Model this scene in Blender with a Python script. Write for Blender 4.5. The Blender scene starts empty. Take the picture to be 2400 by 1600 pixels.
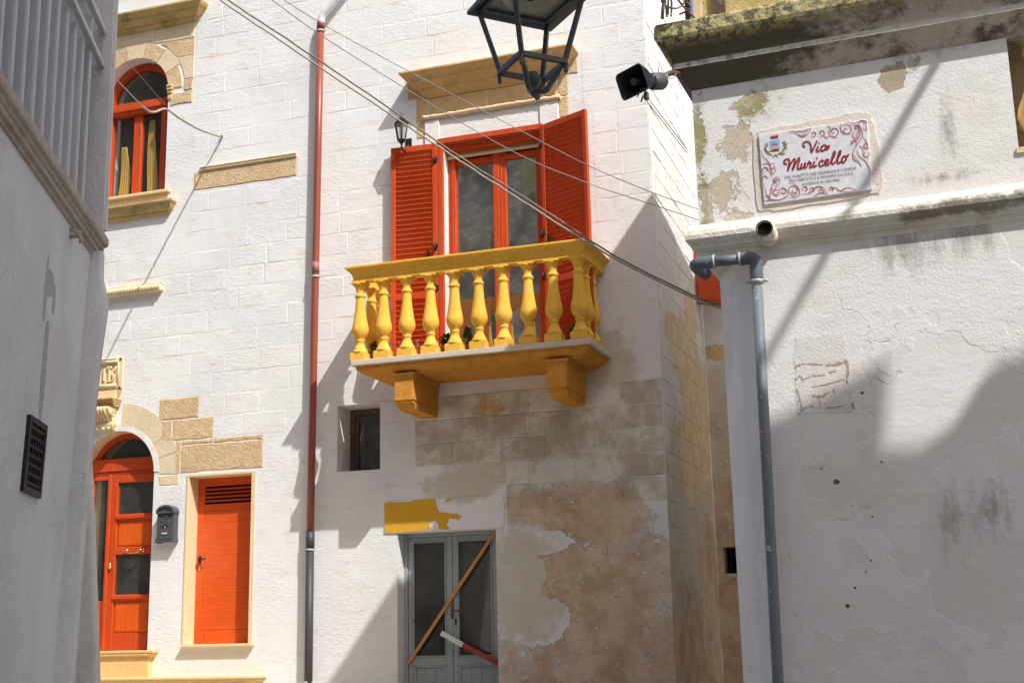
import bpy, bmesh, math, random
from mathutils import Vector, Matrix

random.seed(7)
sc = bpy.context.scene
COL = sc.collection

# ------------------------------------------------------------------ camera
F_PX, PITCH, ROLL, YAW = 3025.0, 0.22207918, -0.02236383, 0.32563447
cam_d = bpy.data.cameras.new('camera')
cam = bpy.data.objects.new('camera', cam_d)
COL.objects.link(cam)
cam_d.sensor_width = 36.0
cam_d.lens = F_PX / 2400.0 * 36.0
cam_d.clip_start = 0.05
cam_d.clip_end = 500.0
CAM = Vector((0.0, -13.6, 1.6))
cam.matrix_world = (Matrix.Translation(CAM) @ Matrix.Rotation(YAW, 4, 'Z')
                    @ Matrix.Rotation(math.pi / 2 + PITCH, 4, 'X') @ Matrix.Rotation(ROLL, 4, 'Z'))
sc.camera = cam

# ------------------------------------------------------------------ world and sun
SUN = Vector((1.4, -1.0, 2.04)).normalized()          # towards the sun
world = bpy.data.worlds.new('World')
sc.world = world
world.use_nodes = True
wn = world.node_tree
wn.nodes.clear()
sky = wn.nodes.new('ShaderNodeTexSky')
sky.sky_type = 'NISHITA'
sky.sun_disc = False
sky.sun_elevation = math.asin(SUN.z)
sky.sun_rotation = math.atan2(SUN.x, SUN.y)
sky.air_density = 0.9
sky.dust_density = 3.0
sky.ozone_density = 0.5
bg = wn.nodes.new('ShaderNodeBackground')
bg.inputs['Strength'].default_value = 0.125
wo = wn.nodes.new('ShaderNodeOutputWorld')
wn.links.new(sky.outputs[0], bg.inputs[0])
wn.links.new(bg.outputs[0], wo.inputs[0])

sun_d = bpy.data.lights.new('sun', 'SUN')
sun_d.energy = 3.3
sun_d.angle = math.radians(0.53)
sun_d.color = (1.0, 0.99, 0.965)
sun = bpy.data.objects.new('sun', sun_d)
COL.objects.link(sun)
sun.location = (10, -10, 20)
sun.rotation_euler = SUN.to_track_quat('Z', 'Y').to_euler()

sc.view_settings.view_transform = 'Standard'
sc.view_settings.look = 'None'
sc.view_settings.gamma = 1.0
sc.view_settings.use_curve_mapping = False
sc.view_settings.exposure = 0.56
sc.cycles.max_bounces = 6
sc.cycles.diffuse_bounces = 4
sc.cycles.use_denoising = True

# ------------------------------------------------------------------ node helpers
class NT:
    def __init__(s, name):
        s.m = bpy.data.materials.new(name)
        s.m.use_nodes = True
        s.t = s.m.node_tree
        s.t.nodes.clear()
        s.out = s.t.nodes.new('ShaderNodeOutputMaterial')
        s._pos = None
        s._sep = None
    def n(s, typ):
        return s.t.nodes.new(typ)
    def put(s, inp, v):
        if v is None:
            return
        if isinstance(v, bpy.types.NodeSocket):
            s.t.links.new(v, inp)
        else:
            inp.default_value = v
    @property
    def pos(s):
        if s._pos is None:
            s._pos = s.n('ShaderNodeNewGeometry').outputs['Position']
        return s._pos
    def xyz(s, i):
        if s._sep is None:
            s._sep = s.n('ShaderNodeSeparateXYZ')
            s.t.links.new(s.pos, s._sep.inputs[0])
        return s._sep.outputs[i]
    def scaled(s, v):
        k = s.n('ShaderNodeVectorMath')
        k.operation = 'MULTIPLY'
        s.put(k.inputs[0], s.pos)
        k.inputs[1].default_value = v
        return k.outputs[0]
    def noise(s, scale, detail=4.0, rough=0.55, vec=None, dist=0.0):
        k = s.n('ShaderNodeTexNoise')
        k.inputs['Scale'].default_value = scale
        k.inputs['Detail'].default_value = min(detail, 5.0)
        k.inputs['Roughness'].default_value = rough
        k.inputs['Distortion'].default_value = dist
        s.put(k.inputs['Vector'], vec if vec is not None else s.pos)
        return k.outputs['Fac']
    def voro(s, scale, vec=None, feature='F1'):
        k = s.n('ShaderNodeTexVoronoi')
        k.feature = feature
        k.inputs['Scale'].default_value = scale
        s.put(k.inputs['Vector'], vec if vec is not None else s.pos)
        return k.outputs['Distance']
    def warp(s, scale, amount):
        k = s.n('ShaderNodeTexNoise')
        k.inputs['Scale'].default_value = scale
        k.inputs['Detail'].default_value = 4.0
        s.put(k.inputs['Vector'], s.pos)
        v = s.n('ShaderNodeVectorMath')
        v.operation = 'MULTIPLY_ADD'
        s.put(v.inputs[0], k.outputs['Color'])
        v.inputs[1].default_value = (amount,) * 3
        s.put(v.inputs[2], s.pos)
        return v.outputs[0]
    def math(s, op, a, b=None, c=None, clamp=False):
        k = s.n('ShaderNodeMath')
        k.operation = op
        k.use_clamp = clamp
        s.put(k.inputs[0], a)
        s.put(k.inputs[1], b)
        s.put(k.inputs[2], c)
        return k.outputs[0]
    def step(s, v, lo, hi, a=0.0, b=1.0):
        k = s.n('ShaderNodeMapRange')
        k.interpolation_type = 'SMOOTHSTEP'
        s.put(k.inputs['Value'], v)
        k.inputs['From Min'].default_value = lo
        k.inputs['From Max'].default_value = hi
        k.inputs['To Min'].default_value = a
        k.inputs['To Max'].default_value = b
        return k.outputs['Result']
    def mix(s, fac, a, b):
        k = s.n('ShaderNodeMix')
        k.data_type = 'RGBA'
        s.put(k.inputs[0], fac)
        for i, v in ((6, a), (7, b)):
            if isinstance(v, tuple):
                v = v + (1.0,) if len(v) == 3 else v
            s.put(k.inputs[i], v)
        return k.outputs[2]
    def rnd(s):
        return s.n('ShaderNodeObjectInfo').outputs['Random']
    def ells(s, lst, ax=0):
        """Largest of 1 - |(p - c) / r| over ellipses on the wall's own plane."""
        res = None
        for (cx, cz, rx, rz) in lst:
            a = s.math('MULTIPLY_ADD', s.xyz(ax), 1.0 / rx, -cx / rx)
            b = s.math('MULTIPLY_ADD', s.xyz(2), 1.0 / rz, -cz / rz)
            q = s.math('ADD', s.math('MULTIPLY', a, a), s.math('MULTIPLY', b, b))
            e = s.math('SUBTRACT', 1.0, s.math('SQRT', q))
            res = e if res is None else s.math('MAXIMUM', res, e)
        return res
    def bump(s, h, dist, strength=1.0, normal=None):
        k = s.n('ShaderNodeBump')
        k.inputs['Distance'].default_value = dist
        k.inputs['Strength'].default_value = strength
        s.put(k.inputs['Height'], h)
        if normal is not None:
            s.put(k.inputs['Normal'], normal)
        return k.outputs[0]
    def finish(s, col, rough=0.85, spec=0.3, normal=None, metal=0.0, coat=0.0):
        p = s.n('ShaderNodeBsdfPrincipled')
        if isinstance(col, tuple):
            col = col + (1.0,) if len(col) == 3 else col
        s.put(p.inputs['Base Color'], col)
        s.put(p.inputs['Roughness'], rough)
        s.put(p.inputs['Specular IOR Level'], spec)
        s.put(p.inputs['Metallic'], metal)
        s.put(p.inputs['Coat Weight'], coat)
        if normal is not None:
            s.put(p.inputs['Normal'], normal)
        s.t.links.new(p.outputs[0], s.out.inputs[0])
        return s.m

def add(t, a, b, k=1.0):
    return t.math('MULTIPLY_ADD', b, k, a)

# ------------------------------------------------------------------ materials
def lime_wall(name, brown, grey, tan, white_keep=(), ax=0, tanc=((0.62, 0.40, 0.17), (0.76, 0.60, 0.36)), base=(0.83, 0.82, 0.80), streak=0.0, rough_bump=1.0, tint=None, seams=0.6):
    t = NT(name)
    big = t.noise(0.9, 4)
    mid = t.noise(4.5, 7, 0.62)
    fine = t.noise(95, 3, 0.6)
    sl = t.noise(3.2, 8, 0.68, t.scaled((1.0, 1.0, 3.4)))
    scr = t.noise(13, 5, 0.72, t.scaled((1.0, 1.0, 2.6)))
    amp = t.step(t.noise(0.8, 3), 0.35, 0.65, 0.35, 1.25)
    col = t.mix(t.step(big, 0.35, 0.7), base, tuple(c * 0.93 for c in (base[0], base[1], base[2] * 1.01)))
    # faint ochre bleeding out of the old wash
    col = t.mix(t.step(sl, 0.53, 0.72, 0.0, 0.5), col, (0.72, 0.55, 0.36))
    col = t.mix(t.step(t.noise(9, 6, 0.7), 0.58, 0.76, 0.0, 0.32), col, (0.55, 0.53, 0.50))
    # runs of dirt below ledges and along rain paths, thin and broken
    run = t.noise(6.0, 5, 0.7, t.scaled((2.2, 2.2, 0.28)))
    col = t.mix(t.math('MULTIPLY', t.step(run, 0.60, 0.78, 0.0, 0.5), t.step(t.noise(0.9, 3), 0.48, 0.66)), col, (0.60, 0.55, 0.48))
    if tint:
        k = t.math('ADD', t.math('MULTIPLY_ADD', t.rnd(), 0.40, 0.22), t.math('MULTIPLY', t.math('SUBTRACT', t.noise(2.6, 5, 0.7), 0.5), 2.6))
        col = t.mix(t.step(k, 0.1, 0.8), col, tint)
    if seams:
        # ochre showing along the old courses
        fr = t.math('FRACT', t.math('MULTIPLY_ADD', add(t, t.xyz(2), t.noise(2.5, 3), 0.05), 1.0 / 0.265, -3.48 / 0.265 - 0.09 + 0.5))
        ln = t.step(t.math('ABSOLUTE', t.math('SUBTRACT', fr, 0.5)), 0.0, 0.085, 1.0, 0.0)
        col = t.mix(t.math('MULTIPLY', ln, t.math('MULTIPLY', t.step(t.noise(1.7, 5, 0.7), 0.50, 0.66, 0.0, seams), t.step(t.xyz(2), 3.3, 4.1))), col, (0.66, 0.49, 0.31))
    pits = t.step(t.noise(21, 5, 0.7, t.scaled((1.0, 1.0, 1.8))), 0.60, 0.72, 0.0, -0.9)
    h = t.math('MULTIPLY', add(t, add(t, add(t, t.math('MULTIPLY', fine, 0.16), scr, 0.55), mid, 0.35), pits, 0.5), amp)
    wob = t.noise(2.6, 9, 0.66)
    wob2 = t.noise(7.5, 9, 0.72)
    edge = add(t, t.math('MULTIPLY', t.math('SUBTRACT', wob, 0.5), 2.0), t.math('SUBTRACT', wob2, 0.5), 1.6)
    if grey:
        g = t.math('ADD', t.ells(grey, ax), t.math('MULTIPLY', edge, 0.55))
        gm = t.step(g, 0.05, 0.40, 0.0, 0.8)
        col = t.mix(gm, col, t.mix(t.noise(5, 6), (0.50, 0.43, 0.30), (0.70, 0.63, 0.50)))
    if tan:
        g = t.math('ADD', t.ells(tan, ax), t.math('MULTIPLY', edge, 0.6))
        gm = t.step(g, 0.15, 0.28, 0.0, 0.9)
        tc = t.mix(t.step(t.noise(6, 8, 0.7), 0.35, 0.7), tanc[0], tanc[1])
        col = t.mix(gm, col, tc)
        h = add(t, h, gm, -0.9)
    if brown:
        g = t.math('ADD', t.ells(brown, ax), t.math('MULTIPLY', edge, 0.5))
        if white_keep:
            wk = t.math('ADD', t.ells(white_keep, ax), t.math('MULTIPLY', edge, 0.45))
            g = t.math('SUBTRACT', g, t.step(wk, 0.0, 0.10, 0.0, 2.0))
        # small flakes of wash that still hold on
        fl = t.noise(5.2, 10, 0.75, t.scaled((1.0, 1.0, 1.5)))
        g = t.math('SUBTRACT', g, t.step(fl, 0.575, 0.66, 0.0, 0.9))
        bm = t.math('ADD', t.step(g, -0.12, 0.55, 0.0, 0.72), t.step(g, 0.09, 0.16, 0.0, 0.26))
        bc = t.mix(t.step(t.noise(2.2, 7, 0.65), 0.35, 0.65), (0.50, 0.345, 0.22), (0.70, 0.535, 0.37))
        bc = t.mix(t.step(t.noise(5.5, 8, 0.7), 0.50, 0.70, 0.0, 0.75), bc, (0.74, 0.64, 0.48))
        bc = t.mix(t.step(t.noise(14, 6, 0.7), 0.55, 0.72, 0.0, 0.6), bc, (0.38, 0.25, 0.155))
        col = t.mix(bm, col, bc)
        h = add(t, h, bm, -1.3)
    if streak:
        st = t.noise(5.0, 8, 0.7, t.scaled((3.0, 3.0, 0.55)))
        sm = t.step(st, 0.56, 0.70, 0.0, streak)
        col = t.mix(sm, col, (0.50, 0.38, 0.24))
        h = add(t, h, sm, -1.0)
    nrm = t.bump(h, 0.018 * rough_bump, 0.8)
    return t.finish(col, 0.9, 0.2, nrm)

M_BROWN = [(-3.75, 1.9, 1.15, 1.25), (-3.3, 1.0, 1.0, 1.5), (-4.1, 0.8, 1.0, 0.85), (-3.7, 2.75, 0.75, 0.55), (-4.3, 2.95, 0.45, 0.25)]
M_KEEP = [(-4.62, 2.15, 0.36, 0.62), (-4.45, 2.55, 0.5, 0.16), (-4.4, 1.72, 0.42, 0.28), (-3.05, 3.55, 0.22, 0.7)]
M_GREY = [(-4.55, 3.7, 1.25, 0.65), (-3.75, 3.5, 0.9, 0.9), (-5.2, 3.25, 0.6, 0.25), (-3.5, 4.45, 0.45, 0.5), (-4.5, 2.1, 0.6, 0.8)]
M_TAN = [(-4.88, 4.12, 0.20, 0.13)]
WALL_M = lime_wall('limewash_facade', M_BROWN, M_GREY, M_TAN, M_KEEP)
WALL_W = lime_wall('weathered_ashlar', M_BROWN, None, M_TAN, M_KEEP, 0, base=(0.78, 0.74, 0.66), rough_bump=1.2, tint=(0.50, 0.43, 0.32), seams=0.9)
WALL_S = lime_wall('limewash_alley_side', [(1.0, 1.0, 3.0, 1.2), (2.4, 2.2, 1.0, 0.8)], [(1.2, 2.6, 2.4, 1.7)],
                   [(1.5, 4.7, 1.0, 0.7), (2.2, 4.1, 1.3, 1.0), (1.9, 5.4, 0.5, 0.4), (1.5, 3.5, 1.0, 0.7), (0.8, 4.9, 0.6, 0.3)], (), 1, ((0.74, 0.55, 0.30), (0.84, 0.72, 0.50)), base=(0.84, 0.82, 0.78), streak=0.5)
WALL_A = lime_wall('weathered_alley_wall', [(-2.6, 1.6, 1.2, 2.6)], [(-2.6, 3.4, 1.2, 2.0)], [(-2.6, 5.1, 0.6, 0.14)], ())

def right_wall():
    t = NT('stained_white_render')
    fine = t.noise(150, 3, 0.6)
    mid = t.noise(55, 5, 0.6)
    big = t.noise(1.6, 5, 0.6)
    col = t.mix(t.step(big, 0.3, 0.75), (0.86, 0.835, 0.81), (0.79, 0.755, 0.725))
    wob = t.noise(4.0, 10, 0.72)
    wob2 = t.noise(19.0, 10, 0.78)
    edge = add(t, t.math('MULTIPLY', t.math('SUBTRACT', wob, 0.5), 2.0), t.math('SUBTRACT', wob2, 0.5), 2.0)
    h = add(t, t.math('MULTIPLY', fine, 0.45), mid, 0.55)
    # render blown off near the corner, ochre behind
    lost = t.ells([(-1.08, 4.03, 0.11, 0.20), (-1.20, 4.3, 0.05, 0.30), (-0.90, 4.53, 0.15, 0.07), (-1.0, 3.86, 0.14, 0.04), (-1.17, 3.92, 0.05, 0.14), (-1.0, 4.30, 0.14, 0.14)])
    g = t.step(t.math('ADD', lost, t.math('MULTIPLY', edge, 1.25)), 0.30, 0.48, 0.0, 0.85)
    col = t.mix(g, col, t.mix(t.noise(20, 5), (0.50, 0.40, 0.24), (0.66, 0.57, 0.42)))
    h = add(t, h, g, -1.6)
    # one sharp-edged hole in the render
    ho = t.step(t.math('ADD', t.ells([(-0.105, 4.535, 0.075, 0.085), (-0.06, 4.575, 0.035, 0.06)]), t.math('MULTIPLY', edge, 0.5)), 0.05, 0.09)
    col = t.mix(ho, col, (0.47, 0.38, 0.27))
    h = add(t, h, ho, -3.2)
    # green and black growth
    gr = t.step(t.math('ADD', t.ells([(-0.86, 4.52, 0.20, 0.16), (0.02, 4.60, 0.10, 0.10), (-1.19, 4.25, 0.07, 0.6), (-1.2, 3.8, 0.08, 0.25)]), t.math('MULTIPLY', edge, 1.3)), 0.30, 1.0, 0.0, 0.75)
    col = t.mix(gr, col, (0.30, 0.27, 0.10))
    v = t.noise(9.0, 9, 0.75, t.scaled((1.6, 1.6, 0.32)))
    dk = t.ells([(0.10, 4.72, 0.55, 0.12), (-0.4, 4.74, 1.2, 0.10), (-1.0, 4.72, 0.5, 0.12), (-0.12, 3.58, 0.36, 0.20), (0.20, 3.60, 0.32, 0.18), (-0.03, 2.10, 0.12, 0.28), (0.16, 2.15, 0.14, 0.22), (0.15, 4.2, 0.08, 0.30), (0.10, 3.93, 0.25, 0.05)])
    g = t.math('ADD', dk, t.math('MULTIPLY', t.math('SUBTRACT', v, 0.5), 2.6))
    g = t.math('ADD', g, t.math('MULTIPLY', t.math('SUBTRACT', wob2, 0.5), 1.2))
    col = t.mix(t.step(g, 0.15, 1.3, 0.0, 0.62), col, (0.15, 0.13, 0.10))
    # hairline cracks
    cr = t.voro(1.1, t.warp(3.0, 0.55), 'DISTANCE_TO_EDGE')
    cw = t.step(t.math('ADD', cr, t.math('MULTIPLY', wob2, 0.02)), 0.010, 0.0135, 1.0, 0.0)
    cm = t.math('MULTIPLY', cw, t.step(t.noise(1.3, 2), 0.56, 0.66, 0.0, 0.6))
    col = t.mix(t.math('MULTIPLY', cm, 0.45), col, (0.40, 0.35, 0.30))
    col = t.mix(t.step(t.noise(2.7, 4), 0.55, 0.75, 0.0, 0.3), col, (0.74, 0.66, 0.55))
    pt_ = t.step(add(t, t.noise(1.15, 3), wob, 0.12), 0.585, 0.60)       # old repairs, trowelled smooth
    col = t.mix(t.math('MULTIPLY', pt_, 0.30), col, (0.70, 0.66, 0.62))
    sp = t.step(t.noise(31, 4, 0.7), 0.68, 0.76, 0.0, 0.35)
    col = t.mix(sp, col, (0.50, 0.44, 0.38))
    tr = t.noise(4.5, 4, 0.6, t.scaled((1.0, 1.0, 2.2)))
    h = t.math('MULTIPLY', h, t.step(pt_, 0.0, 1.0, 1.0, 0.45))
    h = add(t, add(t, h, tr, 0.9), cm, -0.8)
    return t.finish(col, 0.9, 0.2, t.bump(h, 0.006, 0.8))
WALL_R = right_wall()

def cornice_r():
    t = NT('lichen_cornice')
    col = t.mix(t.noise(6, 6), (0.64, 0.58, 0.50), (0.46, 0.40, 0.33))
    n1 = t.noise(3.0, 9, 0.7, t.scaled((0.7, 1.0, 1.3)))
    n2 = t.noise(24, 8, 0.7)
    lim = t.step(t.xyz(0), -1.2, 0.5, 0.37, 0.50)
    dk = t.math('SUBTRACT', add(t, t.math('MULTIPLY', n1, 0.8), n2, 0.2), lim)
    col = t.mix(t.step(dk, -0.05, 0.11, 0.0, 0.9), col, (0.075, 0.062, 0.038))
    up = t.n('ShaderNodeSeparateXYZ')
    t.t.links.new(t.n('ShaderNodeNewGeometry').outputs['Normal'], up.inputs[0])
    zz = t.xyz(2)
    top = t.step(zz, 4.87, 4.93)
    li = t.math('MULTIPLY', top, t.step(n2, 0.40, 0.58))
    lc = t.mix(t.noise(45, 5), (0.38, 0.34, 0.07), (0.66, 0.60, 0.36))
    col = t.mix(t.math('MULTIPLY', li, t.step(t.xyz(0), -0.6, 0.3, 0.92, 0.5)), col, lc)
    led = t.math('MULTIPLY', t.step(zz, 4.770, 4.775), t.step(zz, 4.80, 4.805, 1.0, 0.0))
    col = t.mix(t.math('MULTIPLY', led, t.step(n2, 0.32, 0.55, 0.2, 0.95)), col, (0.68, 0.66, 0.60))
    return t.finish(col, 0.92, 0.2, t.bump(add(t, n2, t.noise(60, 3), 0.4), 0.012, 0.9))
CORN_R = cornice_r()

def string_r():
    t = NT('whitewashed_moulding')
    n2 = t.noise(22, 7, 0.7)
    v = t.noise(6.0, 9, 0.75)
    col = t.mix(t.step(v, 0.4, 0.75), (0.82, 0.79, 0.71), (0.70, 0.62, 0.48))
    g = t.math('ADD', t.ells([(0.35, 3.74, 0.6, 0.07), (0.0, 3.72, 0.25, 0.04)]), t.math('MULTIPLY', t.math('SUBTRACT', v, 0.5), 2.4))
    col = t.mix(t.step(g, 0.1, 0.8, 0.0, 0.75), col, (0.16, 0.14, 0.10))
    return t.finish(col, 0.9, 0.2, t.bump(add(t, n2, t.noise(55, 3), 0.5), 0.010, 0.8))
STR_R = string_r()

def left_wall():
    t = NT('patched_white_render')
    fine = t.noise(75, 3, 0.6)
    big = t.noise(1.8, 6, 0.62)
    mid = t.noise(7, 8, 0.7)
    col = t.mix(t.step(big, 0.3, 0.72), (0.83, 0.825, 0.825), (0.70, 0.695, 0.695))
    v = t.noise(8.0, 9, 0.72, t.scaled((2.2, 2.2, 0.5)))
    col = t.mix(t.step(v, 0.66, 0.76, 0.0, 0.55), col, (0.33, 0.31, 0.31))
    edge = t.math('MULTIPLY', t.math('SUBTRACT', mid, 0.5), 2.6)
    pt_ = t.step(add(t, t.noise(1.3, 3), mid, 0.15), 0.60, 0.62)
    col = t.mix(t.math('MULTIPLY', pt_, 0.35), col, (0.66, 0.64, 0.62))
    cr = t.step(t.math('ADD', t.voro(1.4, t.warp(3.0, 0.55), 'DISTANCE_TO_EDGE'), t.math('MULTIPLY', mid, 0.03)), 0.015, 0.020, 1.0, 0.0)
    col = t.mix(t.math('MULTIPLY', cr, t.step(t.noise(1.9, 2), 0.52, 0.62, 0.0, 0.5)), col, (0.36, 0.33, 0.31))
    g = t.step(t.math('ADD', t.ells([(-9.56, 2.965, 0.085, 0.07), (-9.5, 2.93, 0.03, 0.08), (-9.62, 2.93, 0.03, 0.14), (-9.55, 2.62, 0.04, 0.25)], 1), t.math('MULTIPLY', edge, 0.6)), 0.15, 0.24)
    col = t.mix(t.math('MULTIPLY', g, 0.85), col, t.mix(t.noise(30, 5), (0.33, 0.33, 0.345), (0.50, 0.50, 0.515)))
    h = add(t, t.math('MULTIPLY', fine, 0.35), mid, 0.9)
    h = add(t, h, g, -1.6)
    sc2 = t.step(t.noise(17, 5, 0.75, t.scaled((1.6, 1.6, 0.7))), 0.66, 0.74, 0.0, 0.5)
    col = t.mix(sc2, col, (0.48, 0.45, 0.43))
    return t.finish(col, 0.88, 0.25, t.bump(add(t, h, t.noise(22, 4, 0.65), 0.8), 0.009, 0.8))
WALL_L = left_wall()

def stone(name, a, b, dark, scale=9.0, dist=0.012, dm=0.35, runs=0.0):
    t = NT(name)
    n1 = t.noise(scale, 7, 0.65)
    n2 = t.noise(scale * 5, 5, 0.65)
    n3 = t.noise(2.0, 6, 0.6)
    col = t.mix(t.step(n1, 0.3, 0.7), a, b)
    col = t.mix(t.step(n3, 0.50, 0.72, 0.0, dm), col, dark)
    col = t.mix(t.math('MULTIPLY', t.rnd(), 0.22), col, dark)
    if runs:
        rn = t.noise(7.0, 5, 0.7, t.scaled((3.0, 3.0, 0.5)))
        col = t.mix(t.step(rn, 0.52, 0.72, 0.0, runs), col, tuple(c * 0.62 for c in dark))
        col = t.mix(t.step(t.noise(34, 4, 0.7), 0.64, 0.70, 0.0, runs), col, (0.84, 0.74, 0.55))
    pit = t.step(t.voro(scale * 4.2), 0.10, 0.28, 1.0, 0.0)
    col = t.mix(t.math('MULTIPLY', pit, 0.25), col, dark)
    h = add(t, add(t, t.math('MULTIPLY', n2, 0.7), n1, 0.6), pit, -0.5)
    return t.finish(col, 0.92, 0.08, t.bump(h, dist, 0.85))
STONE = stone('tan_tufa', (0.80, 0.61, 0.38), (0.70, 0.50, 0.28), (0.52, 0.36, 0.19), 11.0, 0.035)
STONE_P = stone('pale_tufa', (0.78, 0.65, 0.45), (0.74, 0.60, 0.40), (0.66, 0.50, 0.30), 9.0, 0.012, 0.3)
STONE_C = stone('ochre_cornice_stone', (0.78, 0.56, 0.27), (0.68, 0.45, 0.19), (0.46, 0.31, 0.13), 7.0, 0.012, 0.55)
STONE_M = stone('mossy_cornice_stone', (0.66, 0.48, 0.22), (0.52, 0.38, 0.16), (0.22, 0.19, 0.07), 7.0, 0.012, 0.8)
SILL = stone('cream_limestone', (0.82, 0.66, 0.42), (0.76, 0.58, 0.34), (0.66, 0.48, 0.26), 14.0, 0.003, 0.25)
STEP = stone('honey_limestone', (0.80, 0.58, 0.28), (0.73, 0.50, 0.22), (0.60, 0.40, 0.17), 16.0, 0.003, 0.3)
YEL = stone('yellow_painted_stone', (0.93, 0.56, 0.10), (0.87, 0.49, 0.07), (0.68, 0.36, 0.055), 12.0, 0.006, 0.40, 0.3)
OCH = stone('burnt_ochre_render', (0.74, 0.35, 0.065), (0.64, 0.28, 0.045), (0.46, 0.20, 0.04), 7.0, 0.010, 0.5, 0.35)
SLABP = stone('pale_slab', (0.72, 0.62, 0.50), (0.66, 0.55, 0.43), (0.45, 0.36, 0.28), 12.0, 0.003, 0.4)
LBAND = stone('grimy_moulding', (0.58, 0.52, 0.46), (0.50, 0.43, 0.36), (0.25, 0.19, 0.12), 8.0, 0.006, 0.8)
def coursed():
    t = NT('brown_coursed_stone')
    sw = t.n('ShaderNodeCombineXYZ')
    t.put(sw.inputs[0], t.xyz(0)); t.put(sw.inputs[1], t.xyz(2))
    k = t.n('ShaderNodeTexBrick')
    k.inputs['Scale'].default_value = 2.2
    k.inputs['Color1'].default_value = (0.66, 0.58, 0.46, 1)
    k.inputs['Color2'].default_value = (0.42, 0.36, 0.28, 1)
    k.inputs['Mortar'].default_value = (0.26, 0.22, 0.17, 1)
    k.inputs['Mortar Size'].default_value = 0.02
    t.put(k.inputs['Vector'], sw.outputs[0])
    col = t.mix(t.step(t.noise(0.8, 5, 0.7), 0.42, 0.62, 0.0, 0.85), k.outputs[0], (0.17, 0.145, 0.11))
    col = t.mix(t.step(t.noise(2.6, 5, 0.7), 0.55, 0.70, 0.0, 0.7), col, (0.74, 0.70, 0.62))
    return t.finish(col, 0.9, 0.1, t.bump(t.noise(9, 4), 0.02, 0.7))
NSTONE = coursed()
LICH = stone('lichen_parapet', (0.55, 0.42, 0.16), (0.68, 0.55, 0.30), (0.36, 0.30, 0.08), 14.0, 0.012, 0.7)

def wood(name, a, b, rough=0.5, horiz=False, coat=0.0):
    t = NT(name)
    v = t.scaled((2.0, 2.0, 38.0) if horiz else (38.0, 38.0, 2.2))
    g = t.noise(1.6, 6, 0.6, v)
    k = t.noise(3.5, 4, 0.6)
    col = t.mix(t.step(g, 0.3, 0.7), a, b)
    col = t.mix(t.step(k, 0.5, 0.8, 0.0, 0.4), col, b)
    col = t.mix(t.math('MULTIPLY', t.rnd(), 0.18), col, b)
    col = t.mix(t.step(t.noise(1.4, 5, 0.65), 0.40, 0.75, 0.0, 0.30), col, tuple(min(1.0, c * 0.95 + 0.07) for c in a))
    return t.finish(col, rough, 0.22, t.bump(g, 0.002, 0.5), 0.0, coat)
RED = wood('red_brown_wood', (0.60, 0.080, 0.014), (0.46, 0.055, 0.010))
REDH = wood('red_laminate', (0.74, 0.110, 0.014), (0.60, 0.075, 0.010), 0.5, True)
REDP = wood('orange_wood_panel', (0.72, 0.125, 0.010), (0.60, 0.088, 0.008), 0.45)
PINE = wood('raw_pine', (0.60, 0.30, 0.11), (0.50, 0.23, 0.08), 0.6, False, 0.0)
DKW = wood('old_dark_wood', (0.16, 0.11, 0.07), (0.09, 0.06, 0.04), 0.7, False, 0.0)

def paint(name, base, chip, amount, rough=0.55, metal=0.0, scale=18, chipmetal=0.0, spec=0.4):
    t = NT(name)
    n = t.noise(scale, 8, 0.7)
    v = t.noise(scale * 0.45, 6, 0.7, t.scaled((2.0, 2.0, 0.8)))
    m = t.step(t.math('MULTIPLY', t.math('ADD', n, v), 0.5), amount, amount + 0.03)
    col = t.mix(t.noise(4, 5), base, tuple(c * 0.82 for c in base))
    col = t.mix(m, col, chip)
    h = t.math('MULTIPLY', m, -1.0)
    return t.finish(col, rough, spec, t.bump(h, 0.0015, 0.6), metal)
GREYDOOR = paint('flaking_grey_blue_paint', (0.36, 0.40, 0.40), (0.16, 0.17, 0.16), 0.60, 0.6)
IRON = paint('dark_grey_iron', (0.080, 0.085, 0.092), (0.30, 0.31, 0.32), 0.60, 0.42)
IRONB = paint('black_iron', (0.018, 0.018, 0.020), (0.05, 0.04, 0.03), 0.62, 0.38)
COPPER = paint('red_brown_downpipe', (0.31, 0.078, 0.042), (0.36, 0.11, 0.07), 0.62, 0.36)
PIPEDK = paint('dark_pipe', (0.062, 0.055, 0.060), (0.15, 0.14, 0.15), 0.60, 0.5)
PVC = paint('grey_pvc_with_lime', (0.17, 0.20, 0.225), (0.48, 0.49, 0.50), 0.585, 0.55, 0, 24)
PVCC = paint('grey_pvc', (0.13, 0.16, 0.185), (0.45, 0.46, 0.45), 0.60, 0.5, 0, 9)
GALV = paint('grey_zinc_clamp', (0.50, 0.51, 0.52), (0.3, 0.28, 0.25), 0.60, 0.45)
WHITEM = paint('white_louvre_paint', (0.66, 0.665, 0.69), (0.46, 0.45, 0.45), 0.63, 0.5)
WHITEP = paint('white_pipe', (0.78, 0.78, 0.77), (0.6, 0.58, 0.55), 0.62, 0.5)
YPAINT = paint('yellow_wall_paint', (0.80, 0.42, 0.025), (0.72, 0.36, 0.02), 0.60, 0.75, 0, 10)
WHITEBOARD = paint('white_plank_paint', (0.78, 0.77, 0.75), (0.45, 0.30, 0.25), 0.62, 0.6)
REDBOARD = paint('red_plank_paint', (0.36, 0.045, 0.025), (0.50, 0.33, 0.28), 0.60, 0.6)
TERRA = paint('terracotta', (0.42, 0.14, 0.06), (0.50, 0.24, 0.14), 0.58, 0.8)
RUST = paint('rusty_iron', (0.10, 0.065, 0.045), (0.22, 0.12, 0.06), 0.5, 0.75)
CREAM = paint('cream_paint', (0.72, 0.60, 0.36), (0.5, 0.4, 0.25), 0.62, 0.6)
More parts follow.
